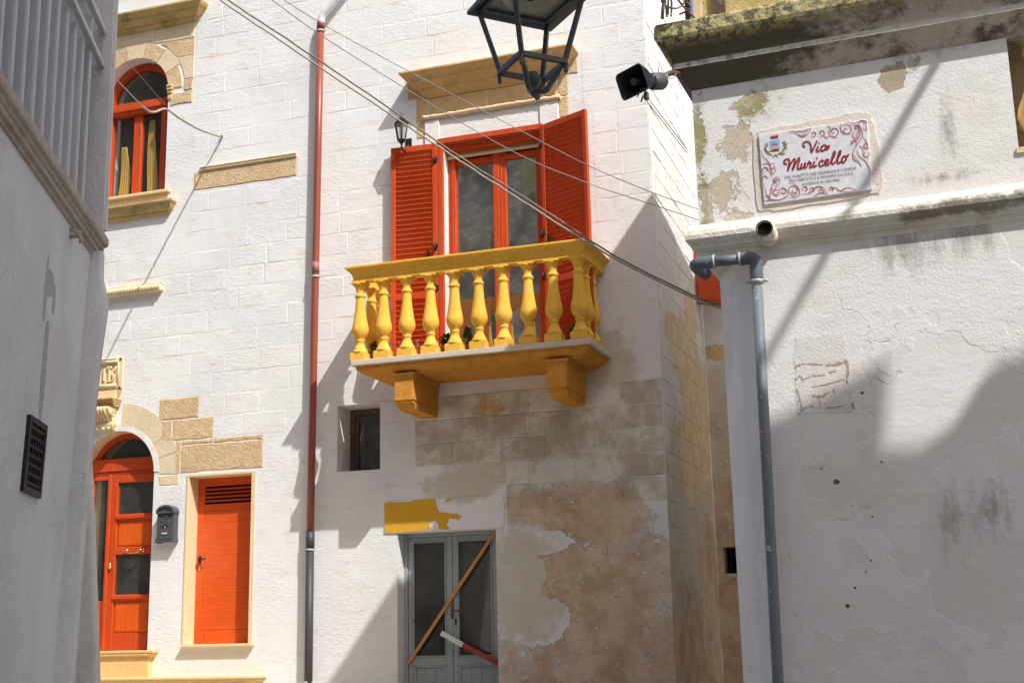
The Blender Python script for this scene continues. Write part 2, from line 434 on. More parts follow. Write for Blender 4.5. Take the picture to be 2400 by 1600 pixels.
OLIVE = paint('olive_louvre_paint', (0.62, 0.55, 0.28), (0.4, 0.35, 0.2), 0.62, 0.6)

def plain(name, col, rough=0.6, spec=0.4, metal=0.0, bump=0.0):
    t = NT(name)
    n = t.noise(30, 4)
    c = t.mix(t.step(n, 0.3, 0.7), col, tuple(k * 0.85 for k in col))
    return t.finish(c, rough, spec, t.bump(n, bump, 0.6) if bump else None, metal)
DARK = plain('dark_interior', (0.012, 0.011, 0.010), 0.9, 0.1)  # near-black colour stands in for shade inside rooms and openings
DIMROOM = plain('dim_room', (0.07, 0.06, 0.05), 0.9, 0.1)  # the room's dimness is put into this colour
BRASS = plain('brass', (0.80, 0.55, 0.22), 0.25, 0.5, 1.0)
HORN = plain('black_plastic', (0.028, 0.026, 0.026), 0.32, 0.5)
HORNG = plain('grey_plastic', (0.10, 0.10, 0.10), 0.5, 0.4)
CABLE = plain('weathered_cable', (0.42, 0.37, 0.30), 0.8, 0.2, 0.0, 0.004)
CABLED = plain('dark_cable', (0.26, 0.22, 0.175), 0.8, 0.2)
WIRE = plain('pale_wire', (0.34, 0.32, 0.30), 0.7, 0.3)
CURT = plain('ochre_curtain', (0.85, 0.60, 0.16), 0.9, 0.1)
GLAZE = plain('white_glazed_tile', (0.80, 0.80, 0.83), 0.22, 0.5)
INKR = plain('red_glaze', (0.34, 0.045, 0.045), 0.3, 0.5)
INKS = plain('rose_glaze', (0.46, 0.13, 0.13), 0.3, 0.5)
INKP = plain('pink_glaze', (0.68, 0.38, 0.37), 0.3, 0.5)
INKD = plain('grey_brown_glaze', (0.20, 0.15, 0.16), 0.3, 0.5)
INKB = plain('sky_blue_glaze', (0.25, 0.52, 0.78), 0.3, 0.5)
INKG = plain('olive_glaze', (0.36, 0.30, 0.10), 0.3, 0.5)
MORTAR = stone('beige_mortar', (0.80, 0.74, 0.66), (0.74, 0.66, 0.57), (0.58, 0.48, 0.36), 14.0, 0.006, 0.4)
GLUE = stone('brown_glue', (0.50, 0.39, 0.31), (0.60, 0.50, 0.42), (0.30, 0.21, 0.16), 26.0, 0.006, 0.7)
LEAF = plain('dark_green_leaf', (0.045, 0.085, 0.025), 0.4, 0.4)
LEAFG = plain('green_leaf', (0.07, 0.14, 0.035), 0.45, 0.4)
PETM = plain('magenta_petal', (0.42, 0.02, 0.16), 0.6, 0.3)
PETR = plain('crimson_petal', (0.32, 0.015, 0.03), 0.6, 0.3)
PVCW = plain('white_spout_pipe', (0.70, 0.64, 0.50), 0.7, 0.3, 0.0, 0.01)

def paving():
    t = NT('limestone_paving')
    k = t.n('ShaderNodeTexBrick')
    k.inputs['Scale'].default_value = 1.6
    k.inputs['Color1'].default_value = (0.62, 0.55, 0.45, 1)
    k.inputs['Color2'].default_value = (0.55, 0.48, 0.39, 1)
    k.inputs['Mortar'].default_value = (0.20, 0.18, 0.15, 1)
    k.inputs['Mortar Size'].default_value = 0.012
    t.put(k.inputs['Vector'], t.pos)
    col = t.mix(t.step(t.noise(3, 6), 0.4, 0.7, 0.0, 0.4), k.outputs[0], (0.42, 0.37, 0.30))
    return t.finish(col, 0.7, 0.3, t.bump(t.noise(20, 6), 0.008, 0.6))
PAVE = paving()

def glass(name, refl, tint=(0.75, 0.78, 0.76), dirt=0.12, dcol=(0.30, 0.29, 0.26)):
    t = NT(name)
    tr = t.n('ShaderNodeBsdfTransparent')
    tr.inputs[0].default_value = tint + (1.0,)
    gl = t.n('ShaderNodeBsdfGlossy')
    gl.inputs['Roughness'].default_value = 0.03
    gl.inputs['Color'].default_value = (0.95, 0.95, 0.93, 1)
    nb = t.bump(t.noise(0.9, 1), 0.002, 0.25)
    t.put(gl.inputs['Normal'], nb)
    df = t.n('ShaderNodeBsdfDiffuse')
    df.inputs[0].default_value = dcol + (1.0,)
    m1 = t.n('ShaderNodeMixShader')
    lw = t.n('ShaderNodeLayerWeight')
    lw.inputs[0].default_value = 0.5
    f5 = t.math('POWER', lw.outputs['Facing'], 4.0)
    t.put(m1.inputs[0], t.math('MULTIPLY_ADD', f5, 0.8, refl + 0.05, True))
    t.t.links.new(tr.outputs[0], m1.inputs[1])
    t.t.links.new(gl.outputs[0], m1.inputs[2])
    m2 = t.n('ShaderNodeMixShader')
    t.put(m2.inputs[0], t.step(t.noise(2.4, 6, 0.65), 0.3, 0.8, dirt * 0.3, dirt))
    t.t.links.new(m1.outputs[0], m2.inputs[1])
    t.t.links.new(df.outputs[0], m2.inputs[2])
    t.t.links.new(m2.outputs[0], t.out.inputs[0])
    return t.m
GLASS = glass('window_glass', 0.42)
GLASSD = glass('door_glass', 0.03, (0.8, 0.8, 0.76), 0.16)
GLASSW = glass('clear_window_glass', 0.0, (0.95, 0.95, 0.93), 0.05)
GLASSO = glass('dusty_glass', 0.05, (0.6, 0.6, 0.55), 0.20)
GLASSL = glass('lamp_glass', 0.08, (0.85, 0.87, 0.85), 0.25, (0.6, 0.62, 0.60))
BOTTLE = glass('clear_plastic', 0.10, (0.90, 0.86, 0.93), 0.10, (0.7, 0.62, 0.75))
FROST = plain('frosted_lamp_cover', (0.30, 0.32, 0.26), 0.35, 0.5)

# ------------------------------------------------------------------ mesh helpers
def link(name, me, mat, parent=None):
    if mat is not None and not me.materials:
        me.materials.append(mat)
    o = bpy.data.objects.new(name, me)
    COL.objects.link(o)
    o.parent = parent
    return o

def tag(o, label=None, cat=None, group=None, kind=None):
    if label: o['label'] = label
    if cat: o['category'] = cat
    if group: o['group'] = group
    if kind: o['kind'] = kind
    return o

def empty(name, label, cat, group=None, loc=(0, 0, 0)):
    o = bpy.data.objects.new(name, None)
    COL.objects.link(o)
    o.empty_display_size = 0.2
    return tag(o, label, cat, group)

class MB:
    def __init__(s):
        s.b = bmesh.new()
    def face(s, pts, smooth=False):
        vs = [s.b.verts.new(p) for p in pts]
        f = s.b.faces.new(vs)
        f.smooth = smooth
        return f
    def hexa(s, p):
        """Eight corners: bottom four, then top four."""
        v = [s.b.verts.new(q) for q in p]
        for i in ((3, 2, 1, 0), (4, 5, 6, 7), (0, 1, 5, 4), (1, 2, 6, 5), (2, 3, 7, 6), (3, 0, 4, 7)):
            s.b.faces.new([v[k] for k in i])
        return s
    def box(s, x0, x1, y0, y1, z0, z1):
        return s.hexa([(x0, y0, z0), (x1, y0, z0), (x1, y1, z0), (x0, y1, z0),
                       (x0, y0, z1), (x1, y0, z1), (x1, y1, z1), (x0, y1, z1)])
    def cbox(s, x0, x1, y0, y1, z0, z1, b=0.005, seg=1):
        t = bmesh.new()
        m = MB(); m.b.free(); m.b = t
        m.box(x0, x1, y0, y1, z0, z1)
        bmesh.ops.recalc_face_normals(t, faces=t.faces)
        bmesh.ops.bevel(t, geom=list(t.edges), offset=b, segments=seg, profile=0.5, affect='EDGES')
        s.merge(t)
        return s
    def merge(s, t, M=None):
        vm = {}
        for v in t.verts:
            vm[v] = s.b.verts.new(M @ v.co if M else v.co)
        for f in t.faces:
            try:
                g = s.b.faces.new([vm[v] for v in f.verts]); g.smooth = f.smooth
            except ValueError:
                pass
        t.free()
    def prism(s, poly, lo, hi, fn):
        """poly: 2-D outline; fn(u, v, w) -> point; extruded from lo to hi in w."""
        a = [s.b.verts.new(fn(u, v, lo)) for u, v in poly]
        c = [s.b.verts.new(fn(u, v, hi)) for u, v in poly]
        n = len(poly)
        s.b.faces.new(a); s.b.faces.new(c[::-1])
        for i in range(n):
            s.b.faces.new((a[i], c[i], c[(i + 1) % n], a[(i + 1) % n]))
        return s
    def lathe(s, prof, c=(0, 0, 0), n=20, smooth=True, cap=True):
        rings = []
        for r, z in prof:
            rings.append([s.b.verts.new((c[0] + r * math.cos(2 * math.pi * i / n), c[1] + r * math.sin(2 * math.pi * i / n), c[2] + z)) for i in range(n)])
        for a, b in zip(rings, rings[1:]):
            for i in range(n):
                f = s.b.faces.new((a[i], a[(i + 1) % n], b[(i + 1) % n], b[i])); f.smooth = smooth
        if cap:
            s.b.faces.new(rings[0][::-1]); s.b.faces.new(rings[-1])
        return s
    def tube(s, path, r, n=8, smooth=True, cap=True):
        path = [Vector(p) for p in path]
        rr = r if isinstance(r, (list, tuple)) else [r] * len(path)
        up = Vector((0, 0, 1))
        rings = []
        prev = None
        for i, p in enumerate(path):
            d = (path[min(i + 1, len(path) - 1)] - path[max(i - 1, 0)]).normalized()
            if prev is None:
                ref = up if abs(d.z) < 0.9 else Vector((1, 0, 0))
                a = d.cross(ref).normalized()
            else:
                a = (prev - d * prev.dot(d)).normalized()
            prev = a
            b = d.cross(a)
            rings.append([s.b.verts.new(p + (a * math.cos(2 * math.pi * k / n) + b * math.sin(2 * math.pi * k / n)) * rr[i]) for k in range(n)])
        for u, w in zip(rings, rings[1:]):
            for i in range(n):
                f = s.b.faces.new((u[i], u[(i + 1) % n], w[(i + 1) % n], w[i])); f.smooth = smooth
        if cap:
            s.b.faces.new(rings[0][::-1]); s.b.faces.new(rings[-1])
        return s
    def sweep(s, path, prof, out, closed_ends=True):
        """Moulding: plan path (x, y), profile [(offset, z)], out: outward side (+1 left of travel)."""
        P = [Vector((p[0], p[1])) for p in path]
        nn = []
        for i, p in enumerate(P):
            ds = []
            if i > 0: ds.append((p - P[i - 1]).normalized())
            if i < len(P) - 1: ds.append((P[i + 1] - p).normalized())
            ns = [Vector((-d.y, d.x)) * out for d in ds]
            m = sum(ns, Vector((0, 0)))
            m = m.normalized()
            m /= max(0.3, m.dot(ns[0]))
            nn.append(m)
        rows = [[s.b.verts.new((p.x + n.x * o, p.y + n.y * o, z)) for o, z in prof] for p, n in zip(P, nn)]
        k = len(prof)
        for a, b in zip(rows, rows[1:]):
            for j in range(k):
                s.b.faces.new((a[j], a[(j + 1) % k], b[(j + 1) % k], b[j]))
        if closed_ends:
            s.b.faces.new(rows[0]); s.b.faces.new(rows[-1][::-1])
        return s
    def ribbon(s, pts, w, fn, lift=0.0):
        """Flat brush stroke: 2-D points with width w (number or list), placed by fn(u, v, lift)."""
        pts = [Vector(p) for p in pts]
        L, Rr = [], []
        for i, p in enumerate(pts):
            d = pts[min(i + 1, len(pts) - 1)] - pts[max(i - 1, 0)]
            d = d.normalized() if d.length > 1e-9 else Vector((1, 0))
            n = Vector((-d.y, d.x))
            ww = (w[i] if isinstance(w, (list, tuple)) else w) / 2
            L.append(p + n * ww); Rr.append(p - n * ww)
        lv = [s.b.verts.new(fn(p.x, p.y, lift)) for p in L]
        rv = [s.b.verts.new(fn(p.x, p.y, lift)) for p in Rr]
        for i in range(len(pts) - 1):
            s.b.faces.new((lv[i], lv[i + 1], rv[i + 1], rv[i]))
        return s
    def mesh(s, name='mesh', recalc=True):
        if recalc:
            bmesh.ops.recalc_face_normals(s.b, faces=s.b.faces)
        me = bpy.data.meshes.new(name)
        s.b.to_mesh(me); s.b.free()
        return me
    def build(s, name, mat, parent=None, recalc=True):
        return link(name, s.mesh(name, recalc), mat, parent)

def spline(pts, k=6):
    """Catmull-Rom through the points (any dimension)."""
    P = [Vector(p) for p in pts]
    P = [P[0]] + P + [P[-1]]
    out = []
    for i in range(1, len(P) - 2):
        p0, p1, p2, p3 = P[i - 1], P[i], P[i + 1], P[i + 2]
        for j in range(k):
            t = j / k
            out.append(0.5 * ((2 * p1) + (p2 - p0) * t + (2 * p0 - 5 * p1 + 4 * p2 - p3) * t * t + (3 * p1 - p0 - 3 * p2 + p3) * t ** 3))
    out.append(P[-2])
    return out

def jag(poly, amp, k=3, seed=1):
    """Roughen an outline with extra, jittered points."""
    r = random.Random(seed)
    out = []
    n = len(poly)
    for i in range(n):
        a, b = poly[i], poly[(i + 1) % n]
        for j in range(k):
            t = j / k
            q = amp if j else amp * 0.3
            out.append((a[0] + (b[0] - a[0]) * t + r.uniform(-q, q), a[1] + (b[1] - a[1]) * t + r.uniform(-q, q)))
    return out

FR = lambda u, v, w: (u, w, v)                       # facade plane: u = x, v = z, w = y

def wall_panel(mb, x0, x1, z0, z1, rects, arches, y=0.0):
    """Front sheet of a wall with rectangular and round-headed openings."""
    hol = list(rects) + [(cx - r, cx + r, b, s + r) for cx, r, b, s in arches]
    xs = sorted({x0, x1} | {v for h in hol for v in h[:2] if x0 < v < x1})
    zs = sorted({z0, z1} | {v for h in hol for v in h[2:] if z0 < v < z1})
    for xa, xb in zip(xs, xs[1:]):
        for za, zb in zip(zs, zs[1:]):
            mx, mz = (xa + xb) / 2, (za + zb) / 2
            if any(h[0] < mx < h[1] and h[2] < mz < h[3] for h in hol):
                continue
            mb.face([(xa, y, za), (xb, y, za), (xb, y, zb), (xa, y, zb)])
    for cx, r, b, s in arches:
        n = 20
        for sg in (-1, 1):
            prev = None
            for i in range(n + 1):
                a = math.pi / 2 * i / n
                q = (cx + sg * r * math.cos(a), s + r * math.sin(a))
                if prev:
                    mb.face([(prev[0], y, prev[1]), (q[0], y, q[1]), (q[0], y, s + r), (prev[0], y, s + r)] if prev[1] < s + r - 1e-6 and abs(q[1] - s - r) > 1e-6
                            else [(prev[0], y, prev[1]), (q[0], y, q[1]), (prev[0], y, s + r)])
                prev = q

def reveal_rect(mb, x0, x1, z0, z1, d, bottom=True):
    mb.face([(x0, 0, z0), (x0, d, z0), (x0, d, z1), (x0, 0, z1)])
    mb.face([(x1, 0, z0), (x1, 0, z1), (x1, d, z1), (x1, d, z0)])
    mb.face([(x0, 0, z1), (x0, d, z1), (x1, d, z1), (x1, 0, z1)])
    if bottom:
        mb.face([(x0, 0, z0), (x1, 0, z0), (x1, d, z0), (x0, d, z0)])

def reveal_arch(mb, cx, r, b, s, d):
    pts = [(cx + r, b)] + [(cx + r * math.cos(math.pi * i / 32), s + r * math.sin(math.pi * i / 32)) for i in range(33)] + [(cx - r, b)]
    for (u, v), (u2, v2) in zip(pts, pts[1:]):
        mb.face([(u, 0, v), (u2, 0, v2), (u2, d, v2), (u, d, v)])
    mb.face([(cx - r, 0, b), (cx + r, 0, b), (cx + r, d, b), (cx - r, d, b)])

def block_mesh(w, h, proud, seed, back=0.0006, soft=0.011, rag=0.0):
    """One hewn block: slightly tilted face, worn arrises. Origin at its lower left."""
    r = random.Random(seed)
    mb = MB()
    tx, tz = r.uniform(-0.003, 0.003), r.uniform(-0.0015, 0.0015)
    nx = max(3, int(w / 0.11))
    rim = ([(w * i / nx, 0.0) for i in range(nx)] + [(w, h * i / 3) for i in range(3)]
           + [(w - w * i / nx, h) for i in range(nx)] + [(0.0, h - h * i / 3) for i in range(3)])
    outer, inner = [], []
    for x, z in rim:
        k = r.uniform(0.35, 2.0) * soft
        ix = min(max(x, k), w - k); iz = min(max(z, k), h - k)
        y = -proud + tx * (ix / w - 0.5) + tz * (iz / h - 0.5)
        outer.append(mb.b.verts.new((x + r.uniform(-rag, rag), back, z + r.uniform(-rag, rag))))
        inner.append(mb.b.verts.new((ix, min(y, back - 0.0004), iz)))
    n = len(rim)
    for i in range(n):
        mb.b.faces.new((outer[i], outer[(i + 1) % n], inner[(i + 1) % n], inner[i]))
    mb.b.faces.new(inner)
    return mb.mesh('block')

def place_block(parent, mat, x0, x1, z0, z1, proud, seed, name='stone_block', rag=0.0):
    if mat in (STONE, STONE_P) and not rag: rag = 0.007
    o = link(name, block_mesh(x1 - x0, z1 - z0, proud, seed, rag=rag), mat, parent)
    o.location = (x0, 0, z0)
    return o

def courses(parent, mat, x0, x1, zlist, skip, seed, proud=(0.0004, 0.0022), gaps=0.10):
    r = random.Random(seed)
    for k, (za, zb) in enumerate(zlist):
        spans = [(x0, x1)]
        for sx0, sx1, sz0, sz1 in skip:
            if sz0 < zb - 0.01 and sz1 > za + 0.01:
                new = []
                for a, b in spans:
                    if sx1 <= a or sx0 >= b:
                        new.append((a, b)); continue
                    if sx0 - a > 0.08: new.append((a, sx0))
                    if b - sx1 > 0.08: new.append((sx1, b))
                spans = new
        for a, b in spans:
            x = a
            first = True
            while x < b - 0.02:
                w = r.uniform(0.46, 0.62) * (r.uniform(0.45, 0.9) if first else 1.0)
                first = False
                e = x + w
                if b - e < 0.2: e = b
                g = 0.0015
                if r.random() > gaps:                  # some joints are washed over completely
                    place_block(parent, mat, x + g, e - g, za + g + r.uniform(-0.004, 0.004), zb - g + r.uniform(-0.004, 0.004), r.uniform(*proud), r.randint(0, 10 ** 6))
                x = e

C0, CH = 3.48, 0.265
def course_range(k0, k1):
    return [(C0 + CH * k, C0 + CH * (k + 1)) for k in range(k0, k1)]

# ------------------------------------------------------------------ ground
g = MB()
gx = [-40, -14, -7, -2, 2, 8, 40]
gy = [-40, -16, -13.6, -10, -6, -2, 0, 6, 40]
gz = lambda y: max(0.0, min(1.0, (y + 13.6) / 13.6)) * 0.85
V = [[g.b.verts.new((x, y, gz(y))) for x in gx] for y in gy]
for j in range(len(gy) - 1):
    for i in range(len(gx) - 1):
        g.b.faces.new((V[j][i], V[j][i + 1], V[j + 1][i + 1], V[j + 1][i]))
tag(g.build('street', PAVE), kind='structure')

# ------------------------------------------------------------------ house with the arched door (left part of the facade)
XP = -7.085                                            # the party line, behind the downpipe
XC = -2.885                                            # the alley corner
houseA = empty('house', 'white house with arched red door, arched red window and exposed tan stones', 'house')
ARW = (-9.82, 0.525, 7.28, 8.69)                      # arched window: centre, radius, bottom, springing
ARD = (-9.825, 0.54, 1.50, 3.64)                       # arched door
SD = (-8.79, -7.905, 1.555, 3.55)                      # small door opening
m = MB()
wall_panel(m, -13.5, XP, 0.3, 11.0, [SD], [ARW, ARD])
reveal_arch(m, *ARW, 0.42)
m.face([(-13.5, 0, 11), (XP, 0, 11), (XP, 5, 11), (-13.5, 5, 11)])
m.face([(-13.5, 0, 0.3), (-13.5, 0, 11), (-13.5, 5, 11), (-13.5, 5, 0.3)])
m.face([(-13.5, 5, 0.3), (XP, 5, 0.3), (XP, 5, 11), (-13.5, 5, 11)])
m.build('wall', WALL_M, houseA, False)
m = MB(); reveal_arch(m, *ARD, 0.42); m.build('door_reveal', SILL, houseA, False)

BAND = (-8.862, -7.378, 7.222, 7.538)
ST = [(-9.25, -8.675, 4.281, 4.534), (-8.69, -8.455, 4.2, 4.2)]
skipA = [(-10.6, -8.90, 6.90, 9.95), BAND, (-9.26, -8.66, 4.26, 4.55), (-9.05, -8.45, 4.0, 4.27),
         (-10.6, -8.93, 3.4, 4.56), (-9.05, -7.76, 3.58, 4.0), (-10.6, -9.80, 4.5, 5.2), (-10.6, -9.26, 5.9, 6.06)]
courses(houseA, WALL_M, -10.75, XP, course_range(2, 28), skipA, 11)

# exposed tan blocks
for i, (a, b, c, d) in enumerate([(-9.247, -8.676, 4.272, 4.535), (-9.047, -8.459, 4.006, 4.265), (-9.2, -9.055, 4.006, 4.265),
                                  (-8.905, -7.774, 3.60, 3.935), (-8.99, -8.912, 3.60, 3.995), (-8.905, -8.46, 3.942, 3.998), (-8.453, -7.78, 3.942, 3.998)]):
    place_block(houseA, STONE, a, b, c, d, 0.007, 500 + i)
# the long tan band with a string moulding
place_block(houseA, STONE, BAND[0], BAND[1], BAND[2], 7.47, 0.008, 601, 'stone_band')
m = MB()
m.sweep([(BAND[1], 0.0), (BAND[0] + 0.10, 0.0)], [(-0.01, 7.468), (0.012, 7.468), (0.030, 7.480), (0.030, 7.490), (0.016, 7.494), (0.036, 7.508), (0.036, 7.520), (0.012, 7.540), (-0.01, 7.540)], 1)
m.build('band_moulding', STONE_P, houseA)

# surround of the arched window: voussoirs and blocks
def voussoir(parent, mat, cx, cz, r0, r1, a0, a1, proud, name='voussoir'):
    mb = MB()
    n = 6
    ins = 0.004
    outer = [(cx + (r1 - ins) * math.cos(a0 + (a1 - a0) * i / n), cz + (r1 - ins) * math.sin(a0 + (a1 - a0) * i / n)) for i in range(n + 1)]
    inner = [(cx + r0 * math.cos(a0 + (a1 - a0) * i / n), cz + r0 * math.sin(a0 + (a1 - a0) * i / n)) for i in range(n + 1)]
    mb.prism(outer + inner[::-1], -proud, 0.015, FR)
    return mb.build(name, mat, parent)
for i in range(7):
    a0 = math.pi * i / 7 + 0.008; a1 = math.pi * (i + 1) / 7 - 0.008
    voussoir(houseA, STONE if i % 2 == 0 else STONE_P, ARW[0], ARW[3], ARW[1], 0.735 + (0.03 if i % 2 else 0.0), a0, a1, 0.012)
# blocks filling the surround out to its straight right-hand edge
def spandrel(parent, mat, x1, za, zb, cx, cz, r, seed):
    mb = MB()
    pts = []
    for i in range(9):
        z = za + (zb - za) * i / 8
        q = r * r - (z - cz) ** 2
        pts.append((cx + math.sqrt(q) + 0.008 if q > 0 else cx, z))
    mb.prism(pts + [(x1, zb), (x1, za)], -0.010, 0.012, FR)
    return mb.build('stone_block', mat, parent)
spandrel(houseA, STONE, -8.92, 9.13, 9.36, ARW[0], ARW[3], 0.772, 1)
spandrel(houseA, STONE_P, -8.92, 8.80, 9.12, ARW[0], ARW[3], 0.772, 2)
place_block(houseA, STONE, -9.255, -8.925, 8.45, 8.62, 0.011, 702)
place_block(houseA, STONE, -9.06, -8.922, 8.63, 8.79, 0.012, 703)
place_block(houseA, STONE_P, -9.55, -8.922, 9.37, 9.60, 0.010, 704)
place_block(houseA, STONE_P, -10.5, -9.56, 9.42, 9.60, 0.010, 705)
m = MB()                                                # impost
m.cbox(-9.30, -9.215, -0.05, 0.10, 8.66, 8.70, 0.008)
m.cbox(-9.30, -9.225, -0.035, 0.10, 8.62, 8.66, 0.008)
m.cbox(-9.30, -9.215, -0.06, 0.10, 8.70, 8.735, 0.008)
m.cbox(-9.30, -9.235, -0.02, 0.10, 8.54, 8.62, 0.008)
m.build('impost', STONE_C, houseA)
# cornice over the window
m = MB()
m.sweep([(-8.93, 0.05), (-8.93, -0.0), (-10.6, 0.0)],
        [(-0.03, 9.58), (0.02, 9.58), (0.04, 9.61), (0.06, 9.62), (0.06, 9.645), (0.10, 9.66), (0.13, 9.69), (0.14, 9.70), (0.14, 9.725), (0.18, 9.75), (0.20, 9.79), (0.20, 9.815), (-0.03, 9.83)], 1)
m.build('window_cornice', STONE_M, houseA)
# sill
m = MB()
m.cbox(-10.6, -9.20, -0.06, 0.30, 7.245, 7.285, 0.006)
m.cbox(-10.6, -9.225, -0.02, 0.1, 7.13, 7.245, 0.004)
m.build('window_sill', SILL, houseA)
m = MB()
m.sweep([(-9.235, 0.05), (-9.235, 0.0), (-10.6, 0.0)],
        [(-0.03, 6.95), (0.02, 6.95), (0.05, 6.97), (0.05, 6.99), (0.08, 7.01), (0.10, 7.05), (0.10, 7.07), (0.13, 7.10), (0.13, 7.125), (-0.03, 7.13)], 1)
m.build('sill_moulding', STONE_M, houseA)

# arched window joinery
win = empty('arched_window', None, None); win.parent = houseA
def arch_ring(mb, cx, r0, r1, s, y0, y1, n=28, base=None):
    pts = [(cx + r1 * math.cos(math.pi * i / n), s + r1 * math.sin(math.pi * i / n)) for i in range(n + 1)]
    pin = [(cx + r0 * math.cos(math.pi * i / n), s + r0 * math.sin(math.pi * i / n)) for i in range(n + 1)]
    for i in range(n):
        q = [pts[i], pts[i + 1], pin[i + 1], pin[i]]
        mb.prism(q, y0, y1, FR)
m = MB()
arch_ring(m, ARW[0], 0.445, 0.522, ARW[3] - 0.01, 0.16, 0.26)
m.build('frame_head', RED, win)
m = MB()
m.cbox(-9.40, -9.305, 0.17, 0.26, 7.29, 8.70, 0.006)
m.build('frame_stile', RED, win)
m = MB(); m.cbox(-9.49, -9.405, 0.145, 0.25, 7.295, 8.50, 0.006); m.build('sash_stile', RED, win)
m = MB(); m.cbox(-10.335, -10.265, 0.16, 0.26, 7.29, 8.70, 0.006); m.build('frame_stile', RED, win)
m = MB(); m.cbox(-10.265, -9.405, 0.13, 0.26, 8.50, 8.66, 0.008); m.cbox(-10.34, -9.30, 0.11, 0.16, 8.54, 8.60, 0.006); m.build('transom', RED, win)
m = MB(); m.cbox(-9.945, -9.82, 0.19, 0.26, 7.36, 8.50, 0.006); m.build('mullion', RED, win)
m = MB(); m.cbox(-10.265, -9.49, 0.18, 0.26, 7.29, 7.36, 0.006); m.build('bottom_rail', RED, win)
for a, b in ((-10.265, -9.945), (-9.82, -9.49)):
    m = MB(); m.box(a, b, 0.222, 0.228, 7.36, 8.50); m.build('pane', GLASSW, win)
m = MB()
pl = [(ARW[0] + 0.446 * math.cos(math.pi * i / 24), ARW[3] - 0.01 + 0.446 * math.sin(math.pi * i / 24)) for i in range(25)]
m.prism(pl, 0.222, 0.228, FR); m.build('fanlight_pane', GLASSD, win)
for (xa, xb, za, zb, ph) in ((-10.24, -10.02, 7.37, 8.10, 0.0), (-9.80, -9.60, 7.37, 8.42, 1.5)):
    m = MB()                                            # gathered curtain
    n = 22
    rows = []
    for j in range(9):
        t = j / 8
        z = za + (zb - za) * t
        wd = 0.35 + 0.65 * (1 - t) * (0.6 + 0.4 * math.sin(t * 3))
        rows.append([m.b.verts.new(((xa + xb) / 2 + (i / (n - 1) - 0.5) * (xb - xa) * wd + 0.02 * math.sin(t * 4 + ph), 0.275 + 0.018 * math.sin(i * 1.5 + ph + t), z)) for i in range(n)])
    for u, w in zip(rows, rows[1:]):
        for i in range(n - 1):
            f = m.b.faces.new((u[i], u[i + 1], w[i + 1], w[i])); f.smooth = True
    m.build('curtain', CURT, win)
m = MB(); m.box(-10.4, -9.2, 0.43, 1.6, 7.1, 9.4); m.build('room', DIMROOM, win)

# surround of the arched door
for i in range(5):
    a0 = math.pi / 2 * i / 5 - 0.05; a1 = math.pi / 2 * (i + 1) / 5 - 0.062
    voussoir(houseA, STONE_P, ARD[0], ARD[3], 0.61, 0.89, a0, a1, 0.006)
m = MB()
arch_ring(m, ARD[0], 0.54, 0.608, ARD[3], -0.012, 0.02)
m.build('arch_rim', WALL_M, houseA)
place_block(houseA, STONE_P, -9.215, -8.93, 3.46, 3.585, 0.005, 720)

# keystone console, carved panel above it
m = MB()
con = [(0.0, 4.20), (-0.05, 4.19), (-0.09, 4.22), (-0.10, 4.26), (-0.085, 4.30), (-0.12, 4.36), (-0.17, 4.40), (-0.19, 4.44), (-0.18, 4.475), (0.0, 4.48)]
m.prism(con, -10.13, -9.865, lambda u, v, w: (w, u, v))
m.build('console', SILL, houseA)
for x in (-10.10, -10.055, -10.01, -9.965, -9.92):
    m = MB()
    m.tube(spline([(x, -0.185, 4.47), (x, -0.20, 4.44), (x, -0.18, 4.40), (x, -0.13, 4.355), (x, -0.095, 4.30)], 4), 0.017, 8)
    m.build('console_flute', SILL, houseA)
m = MB()
sp = [(-9.862, -0.10 + 0.055 * (1 - t / 14) * math.cos(t * 0.75), 4.40 + 0.055 * (1 - t / 14) * math.sin(t * 0.75)) for t in range(13)]
m.tube(sp, 0.014, 8)
sp = [(-9.862, -0.055 + 0.032 * (1 - t / 12) * math.cos(t * 0.8), 4.245 + 0.032 * (1 - t / 12) * math.sin(t * 0.8)) for t in range(11)]
m.tube(sp, 0.010, 8)
m.build('console_scroll', SILL, houseA)
for x in (-10.08, -10.0, -9.92):
    m = MB(); m.lathe([(0.001, -0.026), (0.022, -0.014), (0.026, 0.0), (0.018, 0.016), (0.001, 0.024)], (x, -0.085, 4.21), 10); m.build('console_drop', SILL, houseA)
m = MB()
for dz, o in ((4.485, 0.02), (4.51, 0.05), (4.535, 0.08), (4.56, 0.11)):
    m.cbox(-10.16 - o * 0.3, -9.83 + o * 0.25, -0.10 - o, 0.02, dz, dz + 0.0235, 0.004)
m.build('console_capital', STONE_M, houseA)
m = MB()
m.cbox(-10.13, -9.865, -0.05, 0.02, 4.588, 4.70, 0.006)
m.build('panel_base', SILL, houseA)
m = MB()
m.hexa([(-9.865, -0.03, 4.60), (-9.835, 0.0, 4.63), (-9.83, 0.02, 4.66), (-9.865, 0.02, 4.62), (-9.865, -0.03, 4.70), (-9.805, -0.01, 4.70), (-9.805, 0.02, 4.70), (-9.865, 0.02, 4.70)])
m.build('panel_bracket', STONE_M, houseA)
m = MB()
m.cbox(-10.25, -9.80, -0.015, 0.02, 4.72, 5.13, 0.006)
m.build('carved_panel', SILL, houseA)
m = MB()
m.tube([(-10.2, -0.03, 5.075), (-9.865, -0.03, 5.075)], 0.024, 10)
m.tube([(-10.2, -0.03, 4.765), (-9.865, -0.03, 4.765)], 0.024, 10)
m.tube([(-9.862, -0.022, 4.77), (-9.862, -0.022, 5.07)], 0.012, 8)
m.cbox(-10.2, -9.88, -0.05, 0.0, 5.10, 5.118, 0.004)
m.build('panel_frame', STONE_P, houseA)
m = MB()                                                # the carved letter and leaf shapes
